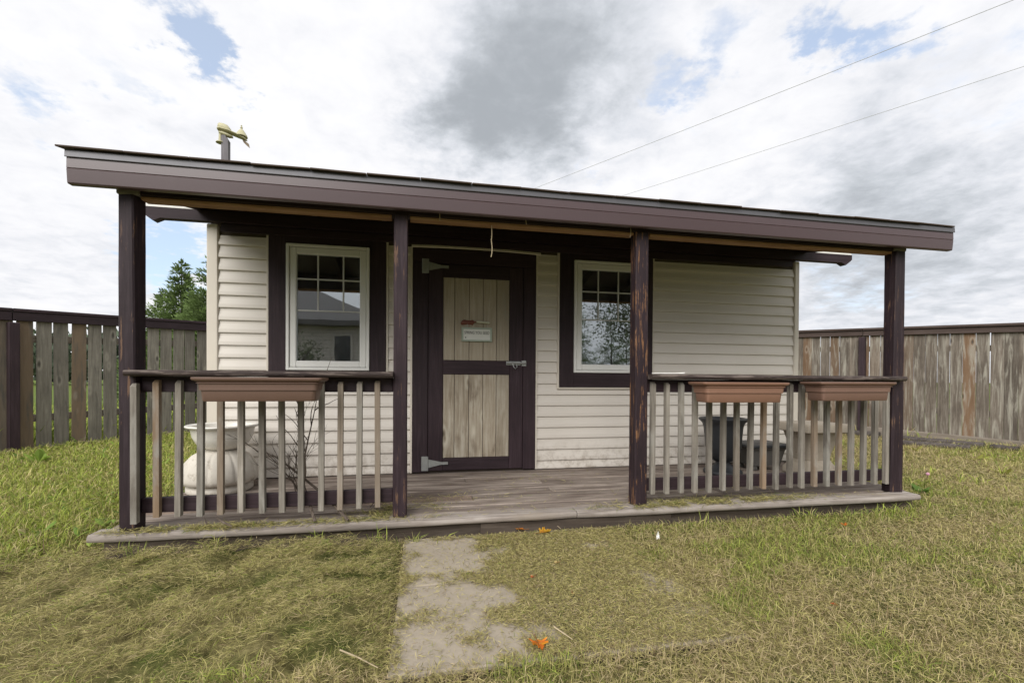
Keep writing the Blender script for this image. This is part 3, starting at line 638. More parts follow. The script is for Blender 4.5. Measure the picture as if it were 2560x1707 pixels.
# white bowl on an upturned lobed planter
UX, UY = -1.475, 3.735
lob = lambda a: -abs(math.cos(a*4.5+.5))**40
ub = MB().lathe([(.205, 0), (.215, .008), (.215, .04), (.20, .052), (.195, .058), (.240, .07, .01), (.254, .10, .02), (.246, .16, .028), (.222, .215, .032), (.182, .262, .035), (.13, .292, .02), (.085, .302)], 180, (UX, UY, .001), lob)
tag(ub.build('upturned_planter', 'urn', auto=60), 'chalky white lobed planter turned upside down on the porch', 'planter')
bp = [(.085, .304), (.10, .306), (.165, .345), (.195, .40), (.205, .455), (.21, .462), (.235, .470), (.24, .478), (.236, .486), (.215, .487), (.195, .478), (.185, .44), (.15, .38), (.02, .35)]
tag(MB().lathe(bp, 56, (UX+.02, UY, .001)).build('planter_bowl', 'bowl', auto=45), 'white plastic bowl planter resting on the upturned lobed planter', 'planter')

# dead plant leaning on the left railing
tw = thing('dead_plant', 'dead leafless twigs leaning on the left railing', 'plant', (-.60, 2.93, 0))
def branch(m, p, d, L, r, depth):
    pts = [p]; q = Vector(p); d = Vector(d).normalized(); n = 6
    for i in range(n):
        d = (d+Vector((random.uniform(-.22, .22), random.uniform(-.16, .16), random.uniform(-.16, .16)))).normalized(); q = q+d*L/n; pts.append(q.copy())
        if depth and i >= 1 and random.random() < .75:
            branch(m, q, d+Vector((random.uniform(-.9, .9), random.uniform(-.5, .5), random.uniform(-.3, .7))), L*random.uniform(.3, .55), r*.55, depth-1)
    m.tube(pts, [r*(1-.75*i/n) for i in range(n+1)], 5)
random.seed(21)
m = MB(); m.tube([(-.42, 2.76, .012), (-.58, 2.93, .12), (-.80, 3.02, .28), (-.92, 3.06, .36)], [.009, .008, .006, .002], 6)
m.tube([(-.60, 2.76, .012), (-.68, 2.92, .13), (-.71, 2.93, .20)], [.009, .008, .006], 6)
for k in range(7): branch(m, (-.70+random.uniform(-.05, .06), 2.93, .10), (random.uniform(-.5, .4), random.uniform(0, .3), 1), random.uniform(.25, .45), .0042, 2)
m.build('stem', 'twig', tw)
m = MB(); branch(m, (-.705, 2.93, .18), (-.05, 0, 1), .56, .007, 1); branch(m, (-.72, 2.93, .5), (-.25, 0, 1), .16, .008, 1); m.build('stem', 'twig', tw)
def stick(pts, r, label): tag(MB().tube(pts, [r]+[r*.9]*(len(pts)-2)+[r*.4], 6).build('stick', 'twig'), label, 'stick')
stick([(-1.03, 2.76, .008), (-1.09, 2.79, .03), (-1.13, 2.81, .05)], .006, 'thick broken dark stick lying on the deck by the left railing')
stick([(-1.16, 2.79, .006), (-1.19, 2.83, .02), (-1.21, 2.86, .04)], .0035, 'thin dark twig lying on the deck before the left railing')
stick([(-.33, 3.05, .006), (-.30, 3.12, .03), (-.27, 3.18, .07)], .003, 'short twig poking up on the deck behind the left railing')

# behind the right railing
BXc, BYc = 2.66, 3.66
lob8 = lambda a: abs(math.cos(a*3))**3
bu = MB().lathe([(.155, 0), (.165, .012), (.16, .03), (.11, .05), (.065, .085), (.06, .105), (.09, .12, .0), (.125, .16, .05), (.148, .24, .07), (.155, .34, .06), (.165, .42, .03), (.178, .455), (.205, .48), (.208, .492), (.198, .498), (.165, .49), (.15, .46), (.02, .42)], 60, (BXc, BYc, .001), lob8)
tag(bu.build('garden_urn', 'black_urn', auto=50), 'black footed garden urn standing behind the right railing', 'urn')
t = thing('storage_tub', 'dark grey lidded plastic tub on feet beside the black urn', 'tub', (3.16, 3.82, 0))
R = lambda a, b_, z: [(3.16+p[0], 3.82+p[1], p[2]) for p in rrect(a, b_, .03, z)]
loops([R(.15, .12, .045), R(.18, .145, .19), R(.195, .16, .20), R(.195, .16, .215)]).build('tub', 'grey_tub', t, auto=40)
loops([R(.21, .172, .216), R(.215, .178, .222), R(.212, .175, .238), R(.19, .155, .247)]).build('lid', 'black_urn', t, auto=40)
for sx in (-1, 1):
    for sy in (-1, 1): bx('foot', 'grey_tub', t, 3.16+sx*.12-.02, 3.16+sx*.12+.02, 3.82+sy*.09-.02, 3.82+sy*.09+.02, .001, .046)
t = thing('stone_pedestal', 'beige cast stone pedestal with a square top slab at the porch end', 'pedestal', (3.44, 3.52, 0))
R = lambda a, b_, z: [(3.45+p[0], 3.52+p[1], p[2]) for p in rrect(a, b_, .018, z)]
loops([R(.17, .15, .002), R(.17, .15, .05), R(.13, .115, .10), R(.12, .10, .13)]).build('base', 'stone', t, auto=40)
loops([R(.115, .095, .131), R(.125, .105, .2), R(.165, .145, .37), R(.17, .15, .38)]).build('column', 'stone', t, auto=40)
loops([R(.20, .18, .381), R(.225, .2, .39), R(.225, .2, .445), R(.215, .19, .46), R(.15, .13, .462)]).build('slab', 'stone', t, auto=40)
# flaky stick left on the right railing cap
m = MB().tube([(1.50, 2.80, .880), (1.60, 2.81, .879), (1.68, 2.80, .880), (1.735, 2.79, .886)], [.003, .0045, .005, .003], 6).tube([(1.5, 2.775, .879), (1.62, 2.782, .880), (1.72, 2.77, .880)], [.004, .004, .003], 5)
tag(m.build('peeling_stick', 'white_dirty'), 'pale peeling stick lying on the right railing cap', 'stick')

# twine scraps hanging from the porch beam
def twine(pts, label): tag(MB().tube(pts, .0028, 5).build('twine', 'string'), label, 'twine', None)
a = on_y(1229, 566, 2.82)
twine([(a.x, 2.82, 1.795), (a.x+.002, 2.82, 1.73), (a.x-.001, 2.821, 1.70), (a.x+.004, 2.82, 1.655), (a.x+.003, 2.82, 1.62), (a.x-.002, 2.82, 1.595)], 'long knotted twine hanging before the top of the door')
a = on_y(1094, 548, 2.80); twine([(a.x, 2.8005, 1.845), (a.x+.006, 2.797, 1.852), (a.x+.012, 2.795, 1.835), (a.x+.013, 2.795, 1.79)], 'short looped twine on the porch beam above the upper hinge')
a = on_y(1312, 570, 2.80); twine([(a.x, 2.8005, 1.845), (a.x+.006, 2.797, 1.83), (a.x+.01, 2.80, 1.805)], 'tiny twine scrap on the beam above the latch side of the door')
a = on_y(1575, 590, 2.80); twine([(a.x+.003, 2.8005, 1.845), (a.x+.005, 2.797, 1.81), (a.x-.002, 2.797, 1.77)], 'short twine scrap on the beam beside the right middle post')

# trowel and sign on the door
SXa, SXb, SZa, SZb = .337, .610, 1.170, 1.295
sg = thing('door_sign', 'small white framed sign reading SPRING YOU SEED on the door', 'sign', (.474, 4.075, SZa))
MB().cbox(SXa+.012, SXb-.012, 4.068, 4.0795, SZa+.012, SZb-.012, c=.001).build('face', 'sign_face', sg)
for d in ((SXa, SXa+.016, SZa, SZb), (SXb-.016, SXb, SZa, SZb), (SXa+.0165, SXb-.0165, SZa, SZa+.015), (SXa+.0165, SXb-.0165, SZb-.016, SZb)):
    bx('frame_strip', 'sign_frame', sg, d[0], d[1], 4.063, 4.0805, d[2], d[3], c=.002)
tc_ = bpy.data.curves.new('lettering', 'FONT'); tc_.body = 'SPRING YOU SEED'; tc_.size = .036; tc_.align_x = 'CENTER'; tc_.extrude = .0006; tc_.resolution_u = 2; tc_.shear = .05
to = bpy.data.objects.new('lettering_tmp', tc_); COL.objects.link(to); dg = bpy.context.evaluated_depsgraph_get()
tm = bpy.data.meshes.new_from_object(to.evaluated_get(dg)); bpy.data.objects.remove(to)
wd = max(v.co.x for v in tm.vertices)-min(v.co.x for v in tm.vertices); fs_ = .225/wd
for v in tm.vertices: v.co = Vector((.474+v.co.x*fs_, 4.0672-v.co.z, 1.236+v.co.y*1.05))
tm.materials.clear(); tm.materials.append(MT['ink']); link('lettering', tm, sg)
MB().lathe([(.0045, 0), (.006, .004), (.004, .009)], 8, (.373, 4.0655, 1.20)).build('drawn_seed', 'ink', sg)
for xx in (SXa+.05, SXb-.045): MB().tube([(xx, 4.072, SZb-.004), (xx+.001, 4.070, 1.325)], .0016, 5).build('wire', 'galv', sg)
tr = thing('garden_trowel', 'rust red garden trowel with pale handle fixed above the door sign', 'trowel', (.46, 4.07, 1.34))
ol = [(.328, 1.33), (.336, 1.348), (.355, 1.362), (.385, 1.371), (.425, 1.375), (.437, 1.366), (.452, 1.348), (.452, 1.338), (.437, 1.315), (.432, 1.306), (.39, 1.304), (.355, 1.310), (.335, 1.318)]
m = MB(); n = len(ol); m.v = [(a, 4.060+6*abs(b_-1.34)**1.5, b_) for a, b_ in ol]+[(a, 4.063+6*abs(b_-1.34)**1.5, b_) for a, b_ in ol]+[(.39, 4.066, 1.339), (.39, 4.069, 1.339)]
m.f = [(i, (i+1) % n, 2*n) for i in range(n)]+[(n+(i+1) % n, n+i, 2*n+1) for i in range(n)]+[((i+1) % n, i, n+i, n+(i+1) % n) for i in range(n)]
m.build('blade', 'trowel', tr, auto=60); MB().tube([(.42, 4.064, 1.339), (.45, 4.058, 1.343), (.475, 4.058, 1.344)], [.004, .005, .005], 8).build('tang', 'trowel', tr)
MB().tube([(.468, 4.058, 1.3445), (.478, 4.058, 1.344), (.50, 4.058, 1.343), (.55, 4.058, 1.340), (.575, 4.058, 1.3385), (.586, 4.058, 1.338)], [.007, .0095, .0105, .0095, .011, .006], 12).build('handle', 'handle', tr, smooth=True)

# cream wind ornament on a tall post behind the shed
VP_ = thing('wind_ornament', 'cream boat shaped wind ornament on a grey post above the roof', 'ornament', (-2.603, 6.75, GZ))
m = MB(); pr = [(-.041, 4.052), (-.041, GZ-.05), (.041, GZ-.05), (.041, 4.0), (.004, 4.062), (-.02, 4.062)]
m.v = [(-2.603+a, 6.71, b_) for a, b_ in pr]+[(-2.603+a, 6.79, b_) for a, b_ in pr]; n = len(pr)
m.f = [tuple(range(n)), tuple(range(n, 2*n))[::-1]]+[(i, n+i, n+(i+1) % n, (i+1) % n) for i in range(n)]; m.build('post', 'vane_post', VP_)
def hull(sec, mat, name, n=20):
    m = MB()
    for (x, z, hh, ww) in sec:
        for i in range(n):
            a = 2*math.pi*i/n; m.v.append((x, 6.74+ww*math.cos(a), z+hh*math.sin(a)))
    k = len(sec); m.f = [(i*n+j, i*n+(j+1) % n, i*n+n+(j+1) % n, i*n+n+j) for i in range(k-1) for j in range(n)]+[tuple(range(n))[::-1], tuple(range((k-1)*n, k*n))]
    return m.build(name, mat, VP_, auto=50)
X = -2.603
hull([(X-.085, 4.165, .030, .02), (X-.083, 4.168, .046, .04), (X-.065, 4.17, .055, .055), (X-.02, 4.162, .058, .062), (X+.03, 4.148, .053, .06), (X+.055, 4.135, .035, .055), (X+.065, 4.125, .028, .05)], 'vane', 'body')
hull([(X-.093, 4.135, .010, .02), (X-.088, 4.137, .018, .05), (X-.05, 4.137, .02, .072), (X+.05, 4.115, .019, .075), (X+.15, 4.08, .018, .07), (X+.235, 4.045, .016, .05), (X+.262, 4.03, .010, .02)], 'vane', 'flange')
hull([(X-.075, 4.098, .018, .03), (X-.03, 4.088, .026, .045), (X+.04, 4.066, .024, .045), (X+.085, 4.055, .012, .03)], 'vane', 'keel')
MB().lathe([(.075, 0), (.068, .025), (.06, .03), (.05, .055), (.042, .06), (.03, .085), (.014, .095), (.010, .108), (.017, .118), (.012, .130), (.006, .137), (.010, .147), (.003, .158)], 18, (X+.195, 6.74, 4.070)).build('finial', 'vane', VP_, auto=50)
MB().lathe([(.055, 0), (.05, .012), (.022, .02), (.018, .14)], 14, (X-.062, 6.74, 3.962)).build('stem', 'vane', VP_, auto=50)
MB().tube([(X-.03, 6.74, 4.01), (X+.0, 6.74, 4.10)], .012, 8).build('bracket', 'vane_dark', VP_)
m = MB(); bl = [(X+.205, 4.035), (X+.225, 4.03), (X+.285, 3.985), (X+.297, 3.93), (X+.250, 3.97), (X+.22, 4.0)]; n = len(bl)
m.v = [(a, 6.74, b_) for a, b_ in bl]+[(a, 6.748, b_) for a, b_ in bl]; m.f = [tuple(range(n)), tuple(range(n, 2*n))[::-1]]+[(i, n+i, n+(i+1) % n, (i+1) % n) for i in range(n)]; m.build('blade', 'vane_dark', VP_)

# old logs along the right fence
def log(a, b_, r, label, lift=0.0):
    a = Vector(a); b_ = Vector(b_); n = 9; pts = []
    for i in range(n):
        p = a.lerp(b_, i/(n-1)); p.x += random.uniform(-.012, .012); pts.append((p.x, p.y, hz(p.x, p.y)+r*.75+lift))
    tag(MB().tube(pts, [r*random.uniform(.85, 1.1) for _ in range(n)], 10).build('log', 'log', auto=60), label, 'log')
log((7.42, 4.78, 0), (7.06, 5.85, 0), .05, 'long dark log lying along the foot of the brown fence')
log((7.05, 4.70, 0), (6.66, 5.35, 0), .045, 'second dark log lying in front of the longest log')
log((7.55, 4.50, 0), (7.46, 4.74, 0), .038, 'short log stub lying apart from the two long logs', .01)
log((7.10, 5.95, 0), (6.80, 6.60, 0), .055, 'thick half buried log seen between the right balusters')

# ------------------------------------------------------------------ grass and clippings
PAL = dict(straw=(.55, .48, .215), olive=(.43, .385, .145), dolive=(.20, .178, .066), green=(.20, .26, .052), bright=(.40, .46, .09), tan=(.53, .425, .245), brown=(.26, .185, .10))
PALN = {k: np.array(v) for k, v in PAL.items()}
def blades(name, x, y, z, L, wd, phi, el, bend, colr, label):
    """each blade: a narrow two-piece strip from its root, tilted by el and bent downward/upward by bend"""
    n = len(x); d = np.stack([np.cos(phi)*np.cos(el), np.sin(phi)*np.cos(el), np.sin(el)], 1)
    d2 = np.stack([np.cos(phi)*np.cos(el+bend), np.sin(phi)*np.cos(el+bend), np.sin(el+bend)], 1)
    roll = RNG.uniform(-.8, .8, n); s = np.stack([-np.sin(phi)*np.cos(roll), np.cos(phi)*np.cos(roll), np.sin(roll)], 1)*wd[:, None]/2
    b = np.stack([x, y, z], 1); m = b+d*(L*.55)[:, None]; t = m+d2*(L*.45)[:, None]
    V = np.stack([b-s*.6, b+s*.6, m+s, m-s, t], 1).reshape(-1, 3)
    i = np.arange(n)*5
    loops_ = np.stack([i, i+1, i+2, i+3, i+3, i+2, i+4], 1).ravel(); starts = np.stack([np.arange(n)*7, np.arange(n)*7+4], 1).ravel(); tot = np.tile([4, 3], n)
    me = bpy.data.meshes.new(name); me.vertices.add(n*5); me.vertices.foreach_set('co', V.astype(np.float32).ravel())
    me.loops.add(n*7); me.loops.foreach_set('vertex_index', loops_.astype(np.int32)); me.polygons.add(n*2)
    me.polygons.foreach_set('loop_start', starts.astype(np.int32)); me.polygons.foreach_set('loop_total', tot.astype(np.int32))
    me.update(calc_edges=True); ca = me.color_attributes.new('Col', 'FLOAT_COLOR', 'POINT')
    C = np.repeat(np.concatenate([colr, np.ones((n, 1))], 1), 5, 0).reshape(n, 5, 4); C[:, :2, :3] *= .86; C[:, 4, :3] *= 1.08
    ca.data.foreach_set('color', C.astype(np.float32).ravel()); me.materials.append(MT['grass'])
    o = link(name, me); o['kind'] = 'stuff'; o['label'] = label; o['category'] = 'grass'; return o
def pick(n, probs):
    ks = list(probs); p = np.array([probs[k] for k in ks], float); p /= p.sum(0, keepdims=True) if p.ndim > 1 else p.sum()
    if p.ndim == 1: idx = RNG.choice(len(ks), n, p=p)
    else:
        u = RNG.random(n); idx = (u[None] > np.cumsum(p, 0)).sum(0).clip(0, len(ks)-1)
    c = np.stack([PALN[k] for k in ks])[idx]; return c*RNG.uniform(.80, 1.18, (n, 1))
def scatter(n):
    r0, r1, rb, ex = 1.02, 10.5, 2.3, 1.35
    rr = np.linspace(r0, r1, 2000); dens = rr*np.minimum(1, (rb/rr)**ex); cdf = np.cumsum(dens); cdf /= cdf[-1]
    r = np.interp(RNG.random(n), cdf, rr); th = YAW+RNG.uniform(-1.2, 1.2, n)
    return r*np.sin(th), r*np.cos(th), r
def fence_keep(x, y): return ((x+4.75)*.755-(y-6.24)*.655 > .05) & ((x-8.16)*-.864-(y-4.83)*.504 > .05)
N = 1000000
x, y, r = scatter(N)
xe, ye = RNG.uniform(PATH[0], PATH[1], 70000), RNG.uniform(PATH[2], PATH[3], 70000); x = np.concatenate([x, xe]); y = np.concatenate([y, ye]); r = np.concatenate([r, np.hypot(xe, ye)])
keep = ~in_shed(x, y, .015) & fence_keep(x, y) & ~((y > 2.70) & (y < 2.80) & (x > -1.70) & (x < 3.6))
x, y, r = x[keep], y[keep], r[keep]
# bare patches on the slabs
def rct(x0_, x1_, y0_, y1_, k=1.0): return k*sst(np.minimum(np.minimum(x-x0_, x1_-x), np.minimum(y-y0_, y1_-y)), -.07, .09)
bare = np.maximum.reduce([rct(-.11, .32, 2.18, 2.70), rct(.18, .48, 2.30, 2.52, .8), rct(-.11, .44, 1.80, 2.12), rct(-.12, .40, 1.45, 1.76), rct(-.11, .38, 1.46, 2.16, .74), rct(-.10, .22, 2.0, 2.3, .62), rct(.2, .52, 1.55, 2.05, .6), rct(1.0, 1.2, 1.62, 2.1, .7), rct(.85, 1.1, 2.25, 2.5, .5)])
nz = fbm(x*6.2+3, y*7.3+9, 4); nf = fbm(x*24, y*24, 3); cov = np.where(on_path(x, y), sst(nz*1.05-.12+nf*.3+.48*(1-bare)-.24*bare, .30, .78), 1)
keep = RNG.random(len(x)) < np.maximum(cov, .055); x, y, r = x[keep], y[keep], r[keep]; n = len(x)
path = on_path(x, y); left = (x < PATH[0]+.03) & (y < 2.78) & ~path; lush = (x < -1.66) & (y >= 2.62) | (x < -2.3) & (y > 2.25)
lushm = sst(-x, 1.6, 2.1)*sst(y, 2.35, 3.0); patch = fbm(x*.9+4, y*.9+8, 4); patch2 = fbm(x*3.1, y*3.1, 3); wr = windrow(x, y)
rightz = (x > PATH[1]-.05) | (y < PATH[2]+.02)
gr = sst(patch*.65+patch2*.35, .46, .57)*np.where(x > 2.6, .75, 1.0)*(1-.55*sst(x, 3.2, 5.5)*sst(-y, -3.2, -2.2)); gr = np.clip(gr+.5*sst(-np.abs(y-2.62), -.22, -.02)*(x > 1.2), 0, 1)
rt = rightz*1.0; lf = (1-lushm)*(~path)*(1-rt)
pr = dict(straw=.27*lf+.26*path+.22*rt*(1-gr*.5)+.20*lushm, olive=.42*lf+.46*path+.34*rt+.16*lushm, dolive=.20*lf+.2*path+.10*rt+.06*lushm,
          green=.06*lf+.02*path+.26*rt*gr+.24*lushm, bright=.03*lf+.0*path+.22*rt*gr+.50*lushm, tan=.12*lf+.10*path+.40*rt*(1-gr)+.04*lushm, brown=.05*lf+.08*path+.07*rt)
c = pick(n, pr)
stand = RNG.random(n) < np.where(path, .03, np.clip(.035*lf+(.22+.38*gr)*rt+.62*lushm, 0, 1))
L = np.where(path, RNG.uniform(.010, .034, n), np.where(stand, RNG.uniform(.03, .075, n)*(1+.9*lushm*RNG.random(n)+.5*rt*sst(y, 3.2, 5)), RNG.uniform(.014, .046, n)))
wd = RNG.uniform(.0013, .0025, n)*np.maximum(1, (r/2.0)**.62)*(1+.6*lushm)*(1-.28*lf)
dirn = np.where(RNG.random(n) < .5*lf, math.atan2(.80, .60)-.5+1.6*(fbm(x*2.2+7, y*2.2, 3)-.5)*2+RNG.normal(0, .6, n)+math.pi*RNG.integers(0, 2, n), RNG.uniform(0, 2*math.pi, n))
el = np.where(stand, RNG.uniform(.55, 1.35, n), RNG.normal(.10, .24, n)); bend = np.where(stand, RNG.uniform(-.9, -.1, n), RNG.uniform(-.5, .1, n))
lift = np.where(stand, -.004, np.where(path, RNG.uniform(.0, .010, n), RNG.uniform(.0, .022, n)*(1+.6*lf*wr)))
z = np.where(path, np.maximum(height(x, y), GZ+.008), height(x, y))+lift
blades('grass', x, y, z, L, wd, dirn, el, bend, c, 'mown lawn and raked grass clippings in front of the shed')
# clippings blown onto the deck
def deck_clip():
    P = []
    for (cx_, cy_, sx, sy, k) in ((1.9, 2.80, .42, .05, 2600), (1.55, 2.74, .16, .02, 500), (2.35, 2.79, .35, .035, 700), (-.75, 2.775, .42, .03, 1500), (-1.35, 2.775, .22, .03, 1100), (-.32, 2.86, .1, .05, 700), (-.2, 3.02, .06, .08, 500), (-.27, 3.3, .05, .06, 500), (.15, 3.2, .2, .08, 260), (.05, 2.98, .1, .05, 200), (.6, 3.05, .3, .2, 160), (1.0, 3.7, .3, .15, 200), (2.2, 3.1, .6, .2, 260), (-1.0, 2.80, .12, .03, 400)):
        P.append(np.stack([RNG.normal(cx_, sx, k), RNG.normal(cy_, sy, k)], 1))
    P = np.concatenate(P); x, y = P[:, 0], P[:, 1]
    k = (y > 2.735-.008*(x+1.7)) & (y < 4.05) & (x > -1.68) & (x < 3.55) & (fbm(x*9, y*14, 3) > .38)
    for a, b_ in PO: k &= ~((x > a-.01) & (x < b_+.01) & (y > 2.785) & (y < 2.9))
    x, y = x[k], y[k]; n = len(x)
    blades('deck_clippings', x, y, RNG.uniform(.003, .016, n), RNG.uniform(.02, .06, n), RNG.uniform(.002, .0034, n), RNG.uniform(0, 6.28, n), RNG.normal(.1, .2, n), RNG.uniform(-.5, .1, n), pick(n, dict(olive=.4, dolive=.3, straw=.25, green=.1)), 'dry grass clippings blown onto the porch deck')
deck_clip()
# taller tufts at the deck edge, along fences and in the rough
def tufts():
    X, Y, Ln, Cs, SP = [], [], [], [], []
    def t(cx_, cy_, k, h, sp, cols):
        X.append(RNG.normal(cx_, sp, k)); Y.append(RNG.normal(cy_, sp*.7, k)); Ln.append(h*RNG.uniform(.5, 1.1, k)); Cs.append(pick(k, cols))
    gcol = dict(green=.35, bright=.5, straw=.25); ycol = dict(bright=.3, straw=.35, tan=.25, green=.2)
    for (a, b_) in ((2.55, 2.66), (2.62, 2.64), (2.9, 2.63), (3.18, 2.62), (3.25, 2.6), (3.42, 2.62), (3.66, 2.72), (3.72, 2.8), (3.75, 3.0), (3.7, 3.3), (1.75, 2.62), (-.55, 2.68), (-.25, 2.66), (-.05, 2.69), (.12, 2.71), (-1.1, 2.67), (-1.45, 2.66)): t(a, b_, 22, .12, .035, gcol)
    for i in range(150):                                # right rough
        a, b_ = random.uniform(3.9, 7.4), random.uniform(3.0, 6.4)
        if a > 6.0 and b_ > 4.3: continue
        t(a, b_, 16, random.uniform(.07, .17), .07, ycol if fbm(np.array([a*.9]), np.array([b_*.9]))[0] > .5 else gcol)
    for i in range(210):                                # left rough
        a, b_ = random.uniform(-4.6, -1.76), random.uniform(2.9, 7.6); t(a, b_, 18, random.uniform(.07, .17), .08, gcol)
    for i in range(40):
        s = random.uniform(-1.5, 2.6); i % 4 == 0 and t(8.16-.504*s-.13, 4.83+.864*s-.05, 8, random.uniform(.12, .32), .05, ycol)
        s = random.uniform(-1.5, 2.6); i % 2 and t(-4.75+.655*s+.13, 6.24+.755*s-.1, 10, random.uniform(.06, .16), .05, gcol)
    for i in range(26): t(random.uniform(3.72, 4.4), random.uniform(3.4, 5.8), 14, random.uniform(.1, .2), .06, gcol)
    x, y, L, c = np.concatenate(X), np.concatenate(Y), np.concatenate(Ln), np.concatenate(Cs)
    k = ~in_shed(x, y, .02) & fence_keep(x, y) & ~((y > 2.69) & (x > -1.72) & (x < 3.62) & (y < 2.8)); x, y, L, c = x[k], y[k], L[k], c[k]; n = len(x); r = np.hypot(x, y)
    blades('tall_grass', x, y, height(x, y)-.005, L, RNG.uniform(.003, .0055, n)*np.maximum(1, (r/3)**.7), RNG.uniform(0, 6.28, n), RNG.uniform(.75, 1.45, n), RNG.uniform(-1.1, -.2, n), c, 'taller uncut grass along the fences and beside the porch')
tufts()
def ground_cover():
    m = MB(); C = []
    for i in range(1700):
        a, b_ = random.uniform(-4.4, -1.74), random.uniform(2.75, 7.2)
        if not fence_keep(np.array([a]), np.array([b_]))[0] or fbm(np.array([a*2.2]), np.array([b_*2.2]), 3)[0] < .46: continue
        k = random.uniform(.7, 1.3); cl = random.choice(((.24, .34, .06), (.17, .27, .05), (.30, .38, .08), (.45, .40, .18)))
        leaf_quad(m, C, (a, b_, hz(a, b_)+random.uniform(.0, .05)), random.uniform(0, 6.28), random.uniform(-.1, .9), random.uniform(.04, .11), random.uniform(.018, .04), tuple(v*k for v in cl), random.uniform(0, .6))
    m.c = C; o = m.build('ground_cover', 'weed'); o['kind'] = 'stuff'; o['label'] = 'low leafy weeds spreading through the rough grass by the grey fence'; o['category'] = 'weeds'
# grass beyond the fences, seen through the gaps
def beyond():
    n = 16000; s = RNG.uniform(-3, 6, n); d = RNG.uniform(.2, 5, n); x = -4.75+.655*s-.755*d; y = 6.24+.755*s+.655*d
    blades('meadow_grass', x, y, np.full(n, GZ-.02), RNG.uniform(.25, .6, n), RNG.uniform(.015, .03, n), RNG.uniform(0, 6.28, n), RNG.uniform(.8, 1.5, n), RNG.uniform(-.8, -.1, n), pick(n, dict(bright=.5, green=.5)), 'tall bright meadow grass behind the grey fence')
beyond()

# ------------------------------------------------------------------ small plants, leaves, bits on the lawn
def leaf_quad(m, C, p, az, el, L, wd, col_, curl=.5):
    d = Vector((math.cos(az)*math.cos(el), math.sin(az)*math.cos(el), math.sin(el))); s = Vector((-math.sin(az), math.cos(az), 0)); up = d.cross(s)*-1
    p = Vector(p); rows = [(0, .12), (.25, .8), (.55, 1), (.82, .6), (1, .03)]; o = len(m.v)
    for t_, k in rows:
        q = p+d*(L*t_)+Vector((0, 0, -curl*L*t_*t_)); m.v += [tuple(q-s*wd*k/2+up*wd*.12*k), tuple(q), tuple(q+s*wd*k/2+up*wd*.12*k)]; C += [col_+(1,)]*3
    for i in range(4):
        for j in range(2): a = o+i*3+j; m.f.append((a, a+1, a+4, a+3))
def weed(x, y, label, nl=8, L=.12, wd=.045, col_=(.17, .27, .05), el=(.35, 1.2), group=None):
    z = hz(x, y); m = MB(); C = []
    for i in range(nl):
        k = random.uniform(.75, 1.25); leaf_quad(m, C, (x, y, z-.005), i*2.4+random.uniform(-.3, .3), random.uniform(*el), L*random.uniform(.6, 1.1), wd*random.uniform(.7, 1.1), tuple(v*k for v in col_), random.uniform(.2, .7))
    m.c = C; o = m.build('weed', 'weed'); tag(o, label, 'weed', group); return o
ground_cover()
random.seed(5)
p = on_z(100, 1170); weed(p.x, p.y, 'tall pale green broad leaf weed by the post of the grey fence', 7, .24, .07, (.25, .36, .06), (.9, 1.4))
p = on_z(68, 1166); weed(p.x, p.y, 'low bright green broad leaf weed at the foot of the grey fence post', 8, .19, .075, (.20, .33, .05))
p = on_z(246, 1184); weed(p.x, p.y, 'bright green leafy weed in the rough grass near the left corner post', 7, .13, .06, (.22, .34, .05))
p = on_z(285, 1092); weed(p.x, p.y, 'small leafy weed against the fence just left of the corner post', 6, .2, .08, (.2, .32, .06), (.7, 1.3))
p = on_z(412, 1098); weed(p.x, p.y, 'upright weed against the grey fence seen between the balusters', 7, .24, .07, (.18, .30, .06), (.9, 1.4))
p = on_z(477, 1368); weed(p.x, p.y, 'small bright clover like weed under the left deck edge', 6, .05, .035, (.25, .42, .06), (.4, 1.1))
p = on_z(810, 1375); weed(p.x, p.y, 'flat leafy weed in the raked clippings left of the path', 8, .06, .035, (.2, .33, .05), (.2, .9))
p = on_z(1150, 1322); weed(p.x, p.y-.01, 'rounded green weed at the deck edge above the first slab', 9, .065, .045, (.12, .19, .04), (.3, 1.0))
p = on_z(1200, 1326); weed(p.x, p.y-.01, 'flat dark green weed beside the step at the deck edge', 9, .085, .04, (.09, .15, .035), (.1, .5))
p = on_z(2300, 1232); weed(p.x, p.y, 'broad dock leaves growing beside the right end of the deck', 8, .14, .07, (.15, .26, .05), (.4, 1.1))
p = on_z(1290, 1378); weed(p.x+.9, p.y+.12, 'low green plantain in the lawn right of the path', 7, .06, .03, (.2, .31, .06), (.2, .8))
for (a, b_, lb) in ((2510, 1188, 'yellowing broad weed in the rough grass before the logs'), (2440, 1155, 'pale yellow weed clump beside the long dark log'), (2290, 1135, 'yellow green weed clump behind the right corner post')):
    p = on_z(a, b_); weed(p.x, p.y, lb, 10, .16, .05, (.33, .33, .07), (.3, 1.2))
# clover flower
p = on_z(2318, 1205); z = hz(p.x, p.y); t = thing('clover_flower', 'single pink clover flower in the grass right of the porch', 'flower', (p.x, p.y, z))
MB().tube([(p.x, p.y, z-.01), (p.x+.005, p.y, z+.06)], .002, 5).build('stem', 'weed', t)
MT['pink'] = plain('pink_clover_petals', (.55, .28, .38), .7, .2, 200)
MB().lathe([(.004, 0), (.013, .006), (.016, .015), (.012, .024), (.003, .029)], 12, (p.x+.005, p.y, z+.055)).build('head', 'pink', t)
